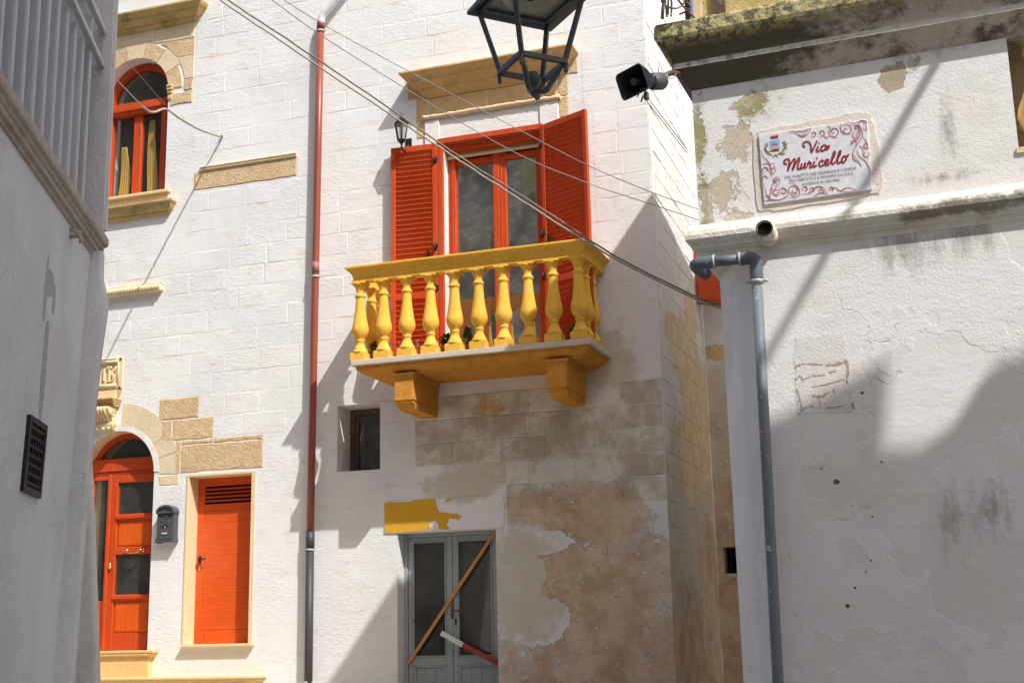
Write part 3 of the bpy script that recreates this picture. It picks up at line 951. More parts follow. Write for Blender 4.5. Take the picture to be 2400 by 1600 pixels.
m.cbox(-10.03, -9.955, -0.04, 0.0, 4.985, 5.02, 0.006)
m.cbox(-10.005, -9.975, -0.038, 0.0, 4.83, 4.99, 0.006)
m.cbox(-10.025, -9.95, -0.036, 0.0, 4.815, 4.835, 0.005)
m.tube(spline([(-9.94, -0.03, 4.83), (-9.92, -0.036, 4.88), (-9.935, -0.036, 4.93), (-9.905, -0.036, 4.96), (-9.89, -0.03, 5.01)], 4), 0.013, 8)
m.cbox(-10.085, -10.055, -0.035, 0.0, 4.83, 5.0, 0.006)
m.build('carved_letter', SILL, houseA)
for z in (5.10, 4.735):
    m = MB(); m.lathe([(0.013, 0.0), (0.013, 0.02)], (0, 0, 0), 10); o = m.build('fixing_bolt', IRONB, houseA)
    o.location = (-9.835, -0.012, z); o.rotation_euler = (math.pi / 2, 0, 0)
# rope moulding higher up
m = MB()
m.cbox(-10.5, -9.25, -0.03, 0.02, 6.02, 6.06, 0.006)
m.cbox(-10.5, -9.255, -0.075, 0.02, 5.93, 6.02, 0.02, 2)
m.build('rope_bed', STONE_P, houseA)
lf = MB()
lf.tube([(-0.018, 0.0, -0.045), (0.0, -0.012, 0.0), (0.018, 0.0, 0.045)], [0.012, 0.019, 0.012], 7)
lme = lf.mesh('rope_strand'); lme.materials.append(STONE_P)
for i in range(24):
    o = link('rope_strand', lme, None, houseA); o.location = (-10.3 + i * 0.0445, -0.078, 5.975)

# red arched door
def door_panel(mb, x0, x1, z0, z1, y):
    """Raised and fielded panel."""
    mb.hexa([(x0, y, z0), (x1, y, z0), (x1, y + 0.012, z0), (x0, y + 0.012, z0), (x0, y, z1), (x1, y, z1), (x1, y + 0.012, z1), (x0, y + 0.012, z1)])
    b = 0.035
    fr = [(x0 + b, y - 0.012, z0 + b), (x1 - b, y - 0.012, z0 + b), (x1 - b, y - 0.012, z1 - b), (x0 + b, y - 0.012, z1 - b)]
    bk = [(x0 + 0.008, y - 0.0005, z0 + 0.008), (x1 - 0.008, y - 0.0005, z0 + 0.008), (x1 - 0.008, y - 0.0005, z1 - 0.008), (x0 + 0.008, y - 0.0005, z1 - 0.008)]
    mb.face(fr)
    for i in range(4):
        mb.face([bk[i], bk[(i + 1) % 4], fr[(i + 1) % 4], fr[i]])
dr = empty('arched_door', None, None); dr.parent = houseA
Y0 = 0.20
m = MB(); m.cbox(-10.36, -9.29, Y0 - 0.03, Y0 + 0.09, 3.70, 3.86, 0.006); m.cbox(-10.36, -9.29, Y0 - 0.015, Y0 + 0.09, 3.665, 3.695, 0.004); m.build('transom', RED, dr)
m = MB(); arch_ring(m, ARD[0], 0.475, 0.536, ARD[3], Y0, Y0 + 0.08); m.build('fanlight_frame', RED, dr)
m = MB(); pl = [(ARD[0] + 0.48 * math.cos(a), max(3.86, ARD[3] + 0.48 * math.sin(a))) for a in [math.pi * i / 24 for i in range(25)]]
pl = [(ARD[0] + 0.42, 3.86)] + [p for p in pl if p[1] > 3.865] + [(ARD[0] - 0.42, 3.86)]
m.prism(pl, Y0 + 0.04, Y0 + 0.046, FR); m.build('fanlight_pane', GLASSD, dr)
m = MB(); m.cbox(-10.065, -10.02, Y0 - 0.045, Y0 + 0.06, 1.505, 3.66, 0.006); m.build('meeting_stile', RED, dr)
m = MB()
m.cbox(-10.02, -9.935, Y0 - 0.015, Y0 + 0.05, 1.505, 3.66, 0.005)
m.cbox(-9.42, -9.29, Y0 - 0.015, Y0 + 0.05, 1.505, 3.66, 0.005)
for z0, z1 in ((3.555, 3.66), (3.085, 3.16), (2.66, 2.745), (2.10, 2.17), (1.505, 1.70)):
    m.cbox(-9.937, -9.418, Y0 - 0.013, Y0 + 0.05, z0, z1, 0.004)
m.build('door_leaf', RED, dr)
for z0, z1 in ((2.745, 3.085), (1.70, 2.10)):
    m = MB(); door_panel(m, -9.935, -9.42, z0, z1, Y0 + 0.012); m.build('door_panel', REDP, dr)
    m = MB(); m.cbox(-9.945, -9.41, Y0 - 0.035, Y0 - 0.012, z1 + 0.012, z1 + 0.065, 0.008); m.build('panel_moulding', RED, dr)
for z0, z1 in ((3.16, 3.555), (2.17, 2.66)):
    m = MB(); m.box(-9.935, -9.42, Y0 + 0.018, Y0 + 0.024, z0, z1); m.build('pane', GLASSD, dr)
m = MB(); m.box(-10.30, -10.065, Y0 + 0.018, Y0 + 0.024, 2.1, 3.6); m.build('sidelight_pane', GLASSD, dr)
m = MB(); m.cbox(-10.36, -10.30, Y0 - 0.015, Y0 + 0.05, 1.505, 3.66, 0.005); m.cbox(-10.30, -10.065, Y0 - 0.01, Y0 + 0.05, 1.505, 2.1, 0.005); m.cbox(-10.30, -10.065, Y0 - 0.01, Y0 + 0.05, 3.6, 3.66, 0.005)
m.build('side_leaf', RED, dr)
m = MB()
m.tube(spline([(-9.765, Y0 - 0.02, 2.70), (-9.765, Y0 - 0.06, 2.705), (-9.73, Y0 - 0.075, 2.685), (-9.645, Y0 - 0.085, 2.672), (-9.56, Y0 - 0.08, 2.682), (-9.525, Y0 - 0.06, 2.705), (-9.525, Y0 - 0.02, 2.70)], 5), 0.011, 10)
for x in (-9.765, -9.525):
    m.lathe([(0.026, -0.006), (0.026, 0.006), (0.012, 0.012)], (x, 0, 0), 14)
hb = m
hb.b.verts.ensure_lookup_table()
me = m.mesh('door_handle')
# the two roses lie on the door face
for v in me.vertices:
    if abs(v.co.z) < 0.05 and abs(v.co.y) < 0.05:
        y, z = v.co.y, v.co.z
        v.co.y = Y0 - 0.022 - z; v.co.z = 2.702 + y
link('door_handle', me, BRASS, dr)
m = MB(); m.lathe([(0.001, -0.04), (0.016, -0.034), (0.022, -0.01), (0.016, 0.0), (0.010, 0.004), (0.018, 0.012), (0.016, 0.032), (0.001, 0.040)], (-9.985, Y0 - 0.035, 2.52), 12)
m.build('door_knob', BRASS, dr)
m = MB(); m.box(-10.4, -9.25, 0.43, 1.5, 1.4, 4.25); m.build('hallway', DIMROOM, dr)
# threshold and steps
m = MB()
m.sweep([(-9.155, 0.02), (-9.155, -0.10), (-10.7, -0.10)], [(-0.06, 1.42), (-0.02, 1.42), (-0.01, 1.44), (0.01, 1.455), (0.01, 1.47), (0.03, 1.475), (0.03, 1.498), (-0.06, 1.50)], 1)
m.cbox(-10.7, -9.16, -0.12, 0.42, 1.44, 1.4995, 0.004)
m.build('threshold', STEP, houseA)
m = MB(); m.cbox(-10.7, -9.205, -0.085, 0.02, 1.18, 1.425, 0.006); m.build('step_riser', STEP, houseA)
m = MB()
m.sweep([(-7.71, 0.0), (-7.71, -0.34), (-10.7, -0.34)], [(-0.30, 1.12), (-0.02, 1.12), (-0.01, 1.135), (0.02, 1.15), (0.02, 1.165), (0.045, 1.17), (0.045, 1.188), (-0.30, 1.19)], 1)
m.cbox(-10.7, -7.75, -0.30, 0.0, 1.10, 1.189, 0.003)
m.build('step', STEP, houseA)
m = MB(); m.box(-10.7, -7.76, -0.33, 0.0, 0.6, 1.125); m.build('step_base', WALL_M, houseA)

# small red service door
sd = empty('service_door', None, None); sd.parent = houseA
m = MB()
d = 0.20
for (a, b, c, e) in ((SD[0] - 0.022, SD[0] + 0.012, SD[2], SD[3] + 0.012), (SD[1] - 0.012, SD[1] + 0.045, SD[2], SD[3] + 0.012)):
    m.cbox(a, b, -0.012, d + 0.06, c, e, 0.004)
m.cbox(SD[0] - 0.022, SD[1] + 0.045, -0.013, d + 0.06, SD[3] - 0.012, SD[3] + 0.022, 0.004)
m.build('stone_jamb', SILL, sd)
m = MB(); m.cbox(SD[0] - 0.005, SD[1] + 0.075, -0.075, d + 0.06, SD[2] - 0.03, SD[2], 0.004); m.build('stone_sill', SILL, sd)
m = MB()
m.cbox(SD[0] + 0.012, SD[0] + 0.105, d, d + 0.04, SD[2] + 0.004, SD[3] - 0.014, 0.004)
m.cbox(SD[1] - 0.085, SD[1] - 0.012, d, d + 0.04, SD[2] + 0.004, SD[3] - 0.014, 0.004)
m.cbox(SD[0] + 0.105, SD[1] - 0.085, d + 0.001, d + 0.04, SD[3] - 0.11, SD[3] - 0.014, 0.003)
m.cbox(SD[0] + 0.105, SD[1] - 0.085, d + 0.001, d + 0.04, SD[2] + 0.004, SD[2] + 0.16, 0.003)
m.build('door_frame', REDH, sd)
m = MB(); m.cbox(SD[0] + 0.108, SD[1] - 0.088, d + 0.006, d + 0.03, SD[2] + 0.163, 3.14, 0.003); m.build('door_panel', REDH, sd)
m = MB(); m.cbox(SD[0] + 0.108, SD[1] - 0.088, d + 0.004, d + 0.03, 3.143, 3.22, 0.003); m.build('vent_rail', REDH, sd)
m = MB(); m.box(SD[0] + 0.108, SD[1] - 0.088, d + 0.03, d + 0.034, 3.22, 3.44); m.build('vent_back', DARK, sd)  # near-black sheet, so the louvre gaps read as shade
for z in (3.245, 3.292, 3.339, 3.386):
    m = MB()
    m.hexa([(SD[0] + 0.11, d - 0.004, z), (SD[1] - 0.09, d - 0.004, z), (SD[1] - 0.09, d + 0.004, z), (SD[0] + 0.11, d + 0.004, z),
            (SD[0] + 0.11, d + 0.016, z + 0.027), (SD[1] - 0.09, d + 0.016, z + 0.027), (SD[1] - 0.09, d + 0.024, z + 0.027), (SD[0] + 0.11, d + 0.024, z + 0.027)])
    m.build('louvre', REDH, sd)
m = MB()
m.cbox(SD[0] + 0.055, SD[0] + 0.085, d - 0.016, d, 2.50, 2.60, 0.004)
m.tube([(SD[0] + 0.07, d, 2.56), (SD[0] + 0.07, d - 0.05, 2.56), (SD[0] + 0.09, d - 0.055, 2.56), (SD[0] + 0.17, d - 0.055, 2.562)], 0.012, 10)
m.build('door_handle', IRONB, sd)
m = MB(); m.cbox(SD[0] + 0.058, SD[0] + 0.082, d - 0.008, d, 2.42, 2.47, 0.003); m.build('keyhole_plate', BRASS, sd)

# ------------------------------------------------------------------ corner house with the balcony (right part of the facade)
houseB = empty('house', 'white corner house with yellow balcony, red shutters and brown patches of bare wall', 'house')
BW = (-5.40, -4.195, 4.60, 7.335)                      # balcony door opening
SW = (-6.79, -6.238, 3.482, 4.266)                     # small deep window
GD = (-6.022, -4.832, 0.85, 2.735)                     # grey door
m = MB()
wall_panel(m, XP, XC, 0.3, 11.0, [BW, SW, GD], [])
reveal_rect(m, *BW, 0.30)
reveal_rect(m, *SW, 0.42)
reveal_rect(m, *GD, 0.32)
m.face([(XP, 0, 11), (XC, 0, 11), (XC, 2.8, 11), (XP, 2.8, 11)])
m.face([(XP, 2.8, 0.3), (XC, 2.8, 0.3), (XC, 2.8, 11), (XP, 2.8, 11)])
m.build('wall', WALL_M, houseB, False)
m = MB()
m.face([(XC, 0, 0.3), (XC, 2.8, 0.3), (XC, 2.8, 11), (XC, 0, 11)])
m.build('alley_wall', WALL_S, houseB, False)

skipB = [(-5.90, -3.66, 7.40, 8.30), (-6.10, -3.55, 4.55, 7.45), (SW[0] - 0.12, SW[1] + 0.12, SW[2] - 0.1, SW[3] + 0.12), (-6.95, -6.05, 3.4, 4.6)]
courses(houseB, WALL_M, XP + 0.005, XC - 0.003, course_range(3, 28), skipB + [(-7.1, -5.86, 3.0, 4.53)], 23)
courses(houseB, WALL_W, -5.80, XC - 0.003, course_range(0, 3), [], 24, (0.004, 0.009), 0.0)
courses(houseB, WALL_W, -4.70, XC - 0.003, course_range(-3, 0), [(-3.9, -2.8, 2.6, 2.95)], 25, (0.002, 0.006), 0.0)

# alley side of the corner house: ashlar as well
def courses_side(parent, mat, y0, y1, zlist, seed):
    r = random.Random(seed)
    for za, zb in zlist:
        y = y0 + r.uniform(0.0, 0.1)
        while y < y1 - 0.02:
            e = min(y1, y + r.uniform(0.40, 0.60))
            if y1 - e < 0.15: e = y1
            o = link('stone_block', block_mesh(e - y - 0.008, zb - za - 0.008, r.uniform(0.003, 0.008), r.randint(0, 10 ** 6)), mat, parent)
            o.location = (XC, y + 0.004, za + 0.004)
            o.rotation_euler = (0, 0, math.pi / 2)
            y = e
courses_side(houseB, WALL_S, 0.03, 2.72, [(C0 + CH * k, C0 + CH * (k + 1)) for k in range(-4, 26)], 41)

# window head: cornice, frieze, rope, strips
m = MB()
m.sweep([(-3.965, 0.05), (-3.965, -0.0), (-5.595, 0.0), (-5.595, 0.05)],
        [(-0.03, 7.96), (0.02, 7.96), (0.035, 7.975), (0.06, 7.99), (0.085, 8.02), (0.09, 8.04), (0.10, 8.045), (0.10, 8.06), (0.13, 8.075), (0.17, 8.10),
         (0.19, 8.115), (0.19, 8.135), (0.205, 8.14), (0.205, 8.155), (0.235, 8.175), (0.26, 8.20), (0.28, 8.215), (0.28, 8.235), (-0.03, 8.25)], 1)
m.build('door_cornice', STONE_C, houseB)
jr = random.Random(5)
xx = -5.595
while xx < -3.97:
    w = min(jr.uniform(0.30, 0.42), -3.965 - xx)
    if -3.965 - (xx + w) < 0.15: w = -3.965 - xx
    place_block(houseB, STONE_C, xx + 0.003, xx + w - 0.003, 7.735, 7.958, 0.012, jr.randint(0, 9999), 'frieze_block')
    xx += w
for (a, b, c, e) in ((-5.865, -5.60, 7.985, 8.24), (-5.755, -5.60, 7.72, 7.98), (-5.755, -5.645, 7.46, 7.714), (-3.96, -3.70, 7.985, 8.24), (-3.955, -3.825, 7.72, 7.98), (-3.945, -3.825, 7.46, 7.714)):
    place_block(houseB, STONE if a > -4 else STONE_C, a, b, c, e, 0.008, int(-a * 1000))
m = MB()
rp = random.Random(3)
path = [(-5.67 + 1.75 * i / 40, -0.035 + rp.uniform(-0.004, 0.004), 7.705 + rp.uniform(-0.004, 0.004)) for i in range(41)]
m.tube(path, [0.028 + rp.uniform(-0.004, 0.004) for _ in path], 10)
m.build('rope_moulding', STONE_P, houseB)
for a, b in ((-5.64, -5.45), (-4.18, -3.955)):
    m = MB(); m.cbox(a, b, -0.028, 0.02, 5.0, 7.672, 0.006); m.build('pilaster', WALL_M, houseB)
m = MB(); m.cbox(-5.447, -4.183, -0.006, 0.02, 7.41, 7.66, 0.004); m.build('lintel_panel', WALL_M, houseB)

# balcony door: frame, leaves, panes
bd = empty('balcony_door', None, None); bd.parent = houseB
m = MB(); m.cbox(-5.47, -4.145, -0.045, 0.10, 7.338, 7.41, 0.006); m.build('frame_head', RED, bd)
m = MB(); m.cbox(-5.40, -4.195, 0.02, 0.10, 7.255, 7.336, 0.005); m.cbox(-5.40, -4.195, 0.0, 0.03, 7.30, 7.337, 0.004); m.build('frame_moulding', RED, bd)
m = MB(); m.cbox(-5.395, -4.20, 0.10, 0.20, 7.20, 7.334, 0.004); m.build('blind_box', PINE, bd)
m = MB(); m.cbox(-5.395, -4.20, 0.085, 0.10, 7.175, 7.215, 0.003); m.build('blind_rail', CREAM, bd)
for a, b in ((-5.465, -5.405), (-4.19, -4.13)):
    m = MB(); m.cbox(a, b, -0.045, 0.03, 4.61, 7.338, 0.006); m.build('frame_post', RED, bd)
m = MB(); m.cbox(-5.395, -5.30, 0.12, 0.20, 4.61, 7.19, 0.006); m.cbox(-5.35, -5.30, 0.10, 0.13, 4.62, 7.17, 0.005); m.build('door_stile', RED, bd)
m = MB(); m.cbox(-4.29, -4.20, 0.12, 0.20, 4.61, 7.19, 0.006); m.build('door_stile', RED, bd)
m = MB(); m.cbox(-4.825, -4.745, 0.105, 0.20, 4.61, 7.19, 0.008); m.build('meeting_stile', RED, bd)
m = MB(); m.cbox(-4.742, -4.665, 0.125, 0.20, 4.61, 7.19, 0.008); m.cbox(-4.742, -4.715, 0.112, 0.126, 4.61, 7.18, 0.004); m.build('meeting_stile', RED, bd)
for a, b in ((-5.30, -4.825), (-4.665, -4.29)):
    m = MB(); m.cbox(a, b, 0.13, 0.19, 4.61, 4.78, 0.005); m.build('door_rail', RED, bd)
    m = MB(); m.cbox(a, b, 0.13, 0.19, 7.09, 7.17, 0.005); m.build('door_rail', RED, bd)
    m = MB(); m.box(a, b, 0.158, 0.164, 4.78, 7.09); m.build('pane', GLASS, bd)
m = MB(); m.box(-5.45, -4.15, 0.31, 1.8, 4.55, 7.36); m.build('room', DARK, bd)

# louvred shutters
def shutter(name, W, z0, z1, parent, loc, ang, mat=RED):
    root = empty(name, None, None); root.parent = parent
    root.location = loc; root.rotation_euler = (0, 0, ang)
    st = 0.055
    for a, b in ((0.0, st), (W - st, W)):
        m = MB(); m.cbox(a, b, -0.022, 0.022, z0, z1, 0.004); m.build('stile', mat, root)
    zm = z0 + 0.78
    for a, b in ((z0, z0 + 0.09), (zm, zm + 0.075), (z1 - 0.075, z1)):
        m = MB(); m.cbox(st, W - st, -0.020, 0.020, a, b, 0.004); m.build('rail', mat, root)
    s = MB()
    s.prism([(0.004, 0.0), (-0.012, 0.046), (-0.018, 0.048), (-0.019, 0.051), (-0.006, 0.0600), (0.010, 0.0)], st - 0.004, W - st + 0.004, lambda u, v, w: (w, u, v))
    me = s.mesh('slat'); me.materials.append(mat)
    for a, b in ((z0 + 0.09, zm), (zm + 0.075, z1 - 0.075)):
        n = int(round((b - a) / 0.0605))
        for i in range(n):
            o = link('slat', me, None, root); o.location = (0, 0, a + (b - a) * (i + 0.06) / n)
    return root
shL = shutter('shutter', 0.575, 4.66, 7.345, houseB, (-5.47, -0.06, 0), math.radians(180 + 4))
# the mesh is symmetric enough to be seen from either side; turn the slats to face out
for c in shL.children:
    if c.name.startswith('slat'):
        c.rotation_euler = (0, 0, math.pi); c.location.x += 0.575
shR = shutter('shutter', 0.69, 4.66, 7.375, houseB, (-4.16, -0.045, 0), math.radians(-24.5))
for root, x in ((shL, 0.02), (shR, 0.02)):
    for z in (5.55, 6.05, 7.13):
        m = MB(); m.cbox(x - 0.03, x + 0.012, -0.034, -0.023, z - 0.035, z + 0.035, 0.003)
        m.tube([(x - 0.022, -0.036, z - 0.05), (x - 0.022, -0.036, z + 0.05)], 0.009, 8)
        o = m.build('hinge', IRONB, root)
        if root is shL: o.rotation_euler = (0, 0, math.pi); o.location.x = 0.02
m = MB(); m.cbox(0.085, 0.125, -0.045, -0.022, 5.93, 6.0, 0.004); m.tube([(0.105, -0.045, 5.99), (0.105, -0.065, 6.0), (0.105, -0.055, 6.06)], 0.008, 7); m.build('shutter_catch', IRONB, shR)
m = MB(); m.cbox(0.09, 0.12, 0.022, 0.045, 5.93, 6.0, 0.004); m.tube([(0.105, 0.045, 5.99), (0.105, 0.065, 6.0), (0.105, 0.055, 6.06)], 0.008, 7); m.build('shutter_catch', IRONB, shL)

# balcony
bal = MB()
lv = [(0.045, 4.535), (0.045, 4.50), (0.06, 4.492), (0.07, 4.478), (0.105, 4.456), (0.16, 4.442), (0.17, 4.43), (0.20, 4.425)]
prev = None
rects = []
for ins, z in lv:
    rects.append([bal.b.verts.new(p) for p in ((-6.21 + ins, -0.85 + ins, z), (-3.43 - ins, -0.85 + ins, z), (-3.43 - ins, 0.0, z), (-6.21 + ins, 0.0, z))])
for a, b in zip(rects, rects[1:]):
    for i in range(4):
        bal.b.faces.new((a[i], a[(i + 1) % 4], b[(i + 1) % 4], b[i]))
bal.b.faces.new(rects[0]); bal.b.faces.new(rects[-1][::-1])
balcony = bal.build('balcony', OCH, houseB)
m = MB(); m.cbox(-6.21, -3.43, -0.85, 0.0, 4.537, 4.60, 0.008, 2); m.build('balcony_slab', SLABP, balcony)
for x0 in (-5.725, -3.965):
    m = MB()
    x1 = x0 + 0.225
    m.cbox(x0, x1, -0.745, 0.0, 4.12, 4.375, 0.006)
    m.cbox(x0 - 0.025, x1 + 0.025, -0.77, 0.0, 4.395, 4.428, 0.008)
    m.cbox(x0 - 0.012, x1 + 0.012, -0.757, 0.0, 4.37, 4.397, 0.006)
    m.cbox(x0 + 0.010, x1 - 0.010, -0.733, 0.0, 4.095, 4.122, 0.004)
    m.hexa([(x0 + 0.02, -0.62, 4.03), (x1 - 0.02, -0.62, 4.03), (x1 - 0.02, 0.0, 4.03), (x0 + 0.02, 0.0, 4.03), (x0 + 0.005, -0.738, 4.096), (x1 - 0.005, -0.738, 4.096), (x1 - 0.005, 0.0, 4.096), (x0 + 0.005, 0.0, 4.096)])
    m.build('corbel', OCH, balcony)
b = MB()
prof = [(0.086, 0.0), (0.090, 0.012), (0.082, 0.030), (0.072, 0.036), (0.074, 0.050), (0.062, 0.062), (0.050, 0.095), (0.044, 0.125), (0.050, 0.132), (0.054, 0.142), (0.050, 0.152),
        (0.046, 0.158), (0.060, 0.178), (0.078, 0.205), (0.090, 0.235), (0.095, 0.262), (0.0945, 0.285), (0.088, 0.32), (0.078, 0.37), (0.069, 0.43), (0.060, 0.50), (0.0545, 0.57), (0.051, 0.625), (0.050, 0.635),
        (0.058, 0.645), (0.064, 0.655), (0.063, 0.668), (0.054, 0.676), (0.046, 0.69), (0.046, 0.715), (0.053, 0.745), (0.068, 0.775), (0.083, 0.792), (0.083, 0.80)]
b.lathe(prof, (0, 0, 0.088), 26)
b.cbox(-0.095, 0.095, -0.08, 0.08, 0.001, 0.0885, 0.006)
b.cbox(-0.088, 0.088, -0.080, 0.080, 0.886, 0.905, 0.003)
bme = b.mesh('baluster'); bme.materials.append(YEL)
spots = [(-6.135 + 0.2850 * i, -0.755, 0) for i in range(10)]
spots += [(-6.12, -0.49, 90), (-6.12, -0.225, 90), (-3.575, -0.49, 90), (-3.575, -0.225, 90)]
rb = random.Random(9)
for x, y, a in spots:
    o = link('baluster', bme, None, balcony)
    o.location = (x, y, 4.60); o.rotation_euler = (0, 0, math.radians(a + rb.uniform(-1.2, 1.2)))
RP = [(-0.10, 5.505), (0.0, 5.505), (0.006, 5.51), (0.006, 5.528), (-0.004, 5.532), (-0.002, 5.55), (0.004, 5.575), (0.012, 5.60), (0.026, 5.61), (0.028, 5.622), (0.044, 5.63), (0.058, 5.65), (0.072, 5.655), (0.074, 5.672), (0.066, 5.678), (-0.10, 5.68)]
m = MB()
m.sweep([(-6.20, 0.0), (-6.20, -0.82), (-3.49, -0.82), (-3.49, 0.0)], [(o, z) for o, z in RP], -1)
m.build('handrail', YEL, balcony)

# small deep window
dw = empty('deep_window', None, None); dw.parent = houseB
for a, b2, c, e in ((SW[0], SW[0] + 0.06, SW[2], SW[3]), (SW[1] - 0.06, SW[1], SW[2], SW[3]), (SW[0] + 0.06, SW[1] - 0.06, SW[3] - 0.07, SW[3]), (SW[0] + 0.06, SW[1] - 0.06, SW[2], SW[2] + 0.05)):
    m = MB(); m.cbox(a + 0.001, b2 - 0.001, 0.34, 0.41, c + 0.001, e - 0.001, 0.006); m.build('frame', DKW, dw)
m = MB(); m.cbox(SW[0] + 0.062, SW[0] + 0.10, 0.36, 0.40, SW[2] + 0.05, SW[3] - 0.07, 0.004); m.cbox(SW[0] + 0.10, SW[1] - 0.062, 0.36, 0.40, SW[3] - 0.105, SW[3] - 0.07, 0.004); m.build('sash', DKW, dw)
m = MB(); m.box(SW[0] + 0.06, SW[1] - 0.06, 0.386, 0.39, SW[2] + 0.05, SW[3] - 0.07); m.build('pane', GLASSO, dw)
m = MB(); m.box(SW[0], SW[1], 0.43, 1.2, SW[2], SW[3]); m.build('room', DARK, dw)

# lintel of the grey door with its old yellow paint
m = MB()
m.cbox(-6.18, -4.725, -0.012, 0.02, 2.742, 3.112, 0.006)
m.build('lintel', WALL_M, houseB)
def z8(px, py):                                         # survey of the lintel face: sheet units to metres
    return (-6.177 + (px - 300) * 0.001806, 3.095 - (py - 320) * 0.00168 - (px - 300) * 0.000028)
out = [(300, 322), (345, 318), (400, 324), (470, 322), (530, 312), (650, 306), (658, 360), (672, 398), (700, 402), (750, 410), (790, 414), (826, 430), (806, 456), (770, 448), (745, 440), (730, 470), (722, 492), (748, 508), (720, 516),
       (668, 512), (668, 478), (650, 452), (618, 462), (604, 488), (612, 512), (500, 522), (390, 528), (302, 526)]
m = MB(); m.prism(jag([z8(*p) for p in out], 0.004, 4, 3), -0.0155, -0.010, FR); m.build('yellow_paint', YPAINT, houseB)
m = MB(); m.prism(jag([z8(*p) for p in [(712, 334), (722, 320), (742, 310), (760, 318), (760, 330), (742, 326), (728, 334)]], 0.003, 2, 4), -0.0155, -0.010, FR); m.build('yellow_paint', YPAINT, houseB)

# flaking grey door
gd = empty('grey_door', None, None); gd.parent = houseB
Y = 0.20
m = MB()
m.cbox(-6.021, -5.975, Y - 0.02, Y + 0.06, 0.86, 2.733, 0.005); m.cbox(-4.875, -4.833, Y - 0.02, Y + 0.06, 0.86, 2.733, 0.005); m.cbox(-5.975, -4.875, Y - 0.02, Y + 0.06, 2.695, 2.733, 0.005)
m.build('door_frame', GREYDOOR, gd)
for xa, xb in ((-5.972, -5.433), (-5.427, -4.878)):
    pa, pb = xa + 0.055, xb - 0.075
    lf = MB()
    lf.cbox(xa, pa, Y - 0.005, Y + 0.04, 0.87, 2.692, 0.005); lf.cbox(pb, xb, Y - 0.005, Y + 0.04, 0.87, 2.692, 0.005)
    for a, b2 in ((2.645, 2.692), (1.27, 1.36), (0.87, 0.95)):
        lf.cbox(pa - 0.002, pb + 0.002, Y - 0.004, Y + 0.04, a, b2, 0.004)
    lf.build('door_leaf', GREYDOOR, gd)
    m = MB()
    for (a, b2, c, e) in ((pa, pa + 0.016, 1.36, 2.645), (pb - 0.016, pb, 1.36, 2.645), (pa + 0.016, pb - 0.016, 2.629, 2.645), (pa + 0.016, pb - 0.016, 1.36, 1.376)):
        m.cbox(a, b2, Y - 0.014, Y + 0.02, c, e, 0.003)
    m.build('glazing_bead', GREYDOOR, gd)
    m = MB(); m.box(pa, pb, Y + 0.016, Y + 0.02, 1.36, 2.645); m.build('pane', GLASSO, gd)
    n = 3
    for i in range(n):
        a = pa + 0.03 + (pb - pa - 0.06) * i / n; b2 = pa + 0.03 + (pb - pa - 0.06) * (i + 1) / n
        m = MB(); m.cbox(a + 0.0015, b2 - 0.0015, Y + 0.012, Y + 0.03, 0.97, 1.245, 0.003); m.build('board', GREYDOOR, gd)
    m = MB()
    for (a, b2, c, e) in ((pa, pa + 0.03, 0.95, 1.27), (pb - 0.03, pb, 0.95, 1.27), (pa + 0.03, pb - 0.03, 1.245, 1.27), (pa + 0.03, pb - 0.03, 0.95, 0.97)):
        m.cbox(a, b2, Y + 0.0, Y + 0.03, c, e, 0.004)
    m.build('panel_moulding', GREYDOOR, gd)
m = MB(); m.tube([(-5.43, Y - 0.02, 1.86), (-5.31, Y - 0.022, 1.862)], 0.008, 8); m.cbox(-5.445, -5.425, Y - 0.03, Y - 0.005, 1.78, 1.98, 0.003); m.build('bolt', RUST, gd)
m = MB(); m.cbox(-5.405, -5.385, Y - 0.012, Y - 0.004, 1.70, 1.78, 0.002); m.build('keyhole_plate', IRONB, gd)
cr = MB()                                               # sacking hung inside the panes
rows = []
for j in range(8):
    t = j / 7
    rows.append([cr.b.verts.new((-5.34 + 0.40 * i / 13, 0.30 + 0.012 * math.sin(i * 1.3 + t * 2), 1.55 + 0.09 * math.sin(i / 13 * 3.1) * -1 + (2.70 - 1.55) * t)) for i in range(14)])
for u, w in zip(rows, rows[1:]):
    for i in range(13):
        f = cr.b.faces.new((u[i], u[i + 1], w[i + 1], w[i])); f.smooth = True
cr.build('sacking', plain('sacking', (0.16, 0.13, 0.09), 0.9, 0.1), gd)
m = MB(); m.box(-6.02, -4.84, 0.33, 1.5, 0.86, 2.73); m.build('room', DARK, gd)

# ------------------------------------------------------------------ planks propped over the grey door
def plank(name, p, q, w, th, mat, label, cat):
    p, q = Vector(p), Vector(q)
    d = (q - p).normalized()
    n = Vector((0, -1, 0)); s = d.cross(n).normalized()
    m = MB()
    c = [p - s * w / 2, p + s * w / 2, q + s * w / 2, q - s * w / 2]
    m.hexa([tuple(v - n * 0) for v in c] + [tuple(v + n * th) for v in c])
    bmesh.ops.bevel(m.b, geom=list(m.b.edges), offset=0.002, segments=1, affect='EDGES')
    o = m.build(name, mat)
    return tag(o, label, cat)
plank('wooden_batten', (-5.957, 0.168, 1.30), (-4.895, 0.168, 2.715), 0.038, 0.02, PINE, 'long raw pine batten nailed diagonally across the grey door', 'batten')
rp_ = empty('painted_plank', 'short plank painted white and red leaning across the grey door', 'plank')
P1, P2, P3 = Vector((-5.545, 0.135, 1.622)), Vector((-5.29, 0.135, 1.487)), Vector((-4.84, 0.135, 1.268))
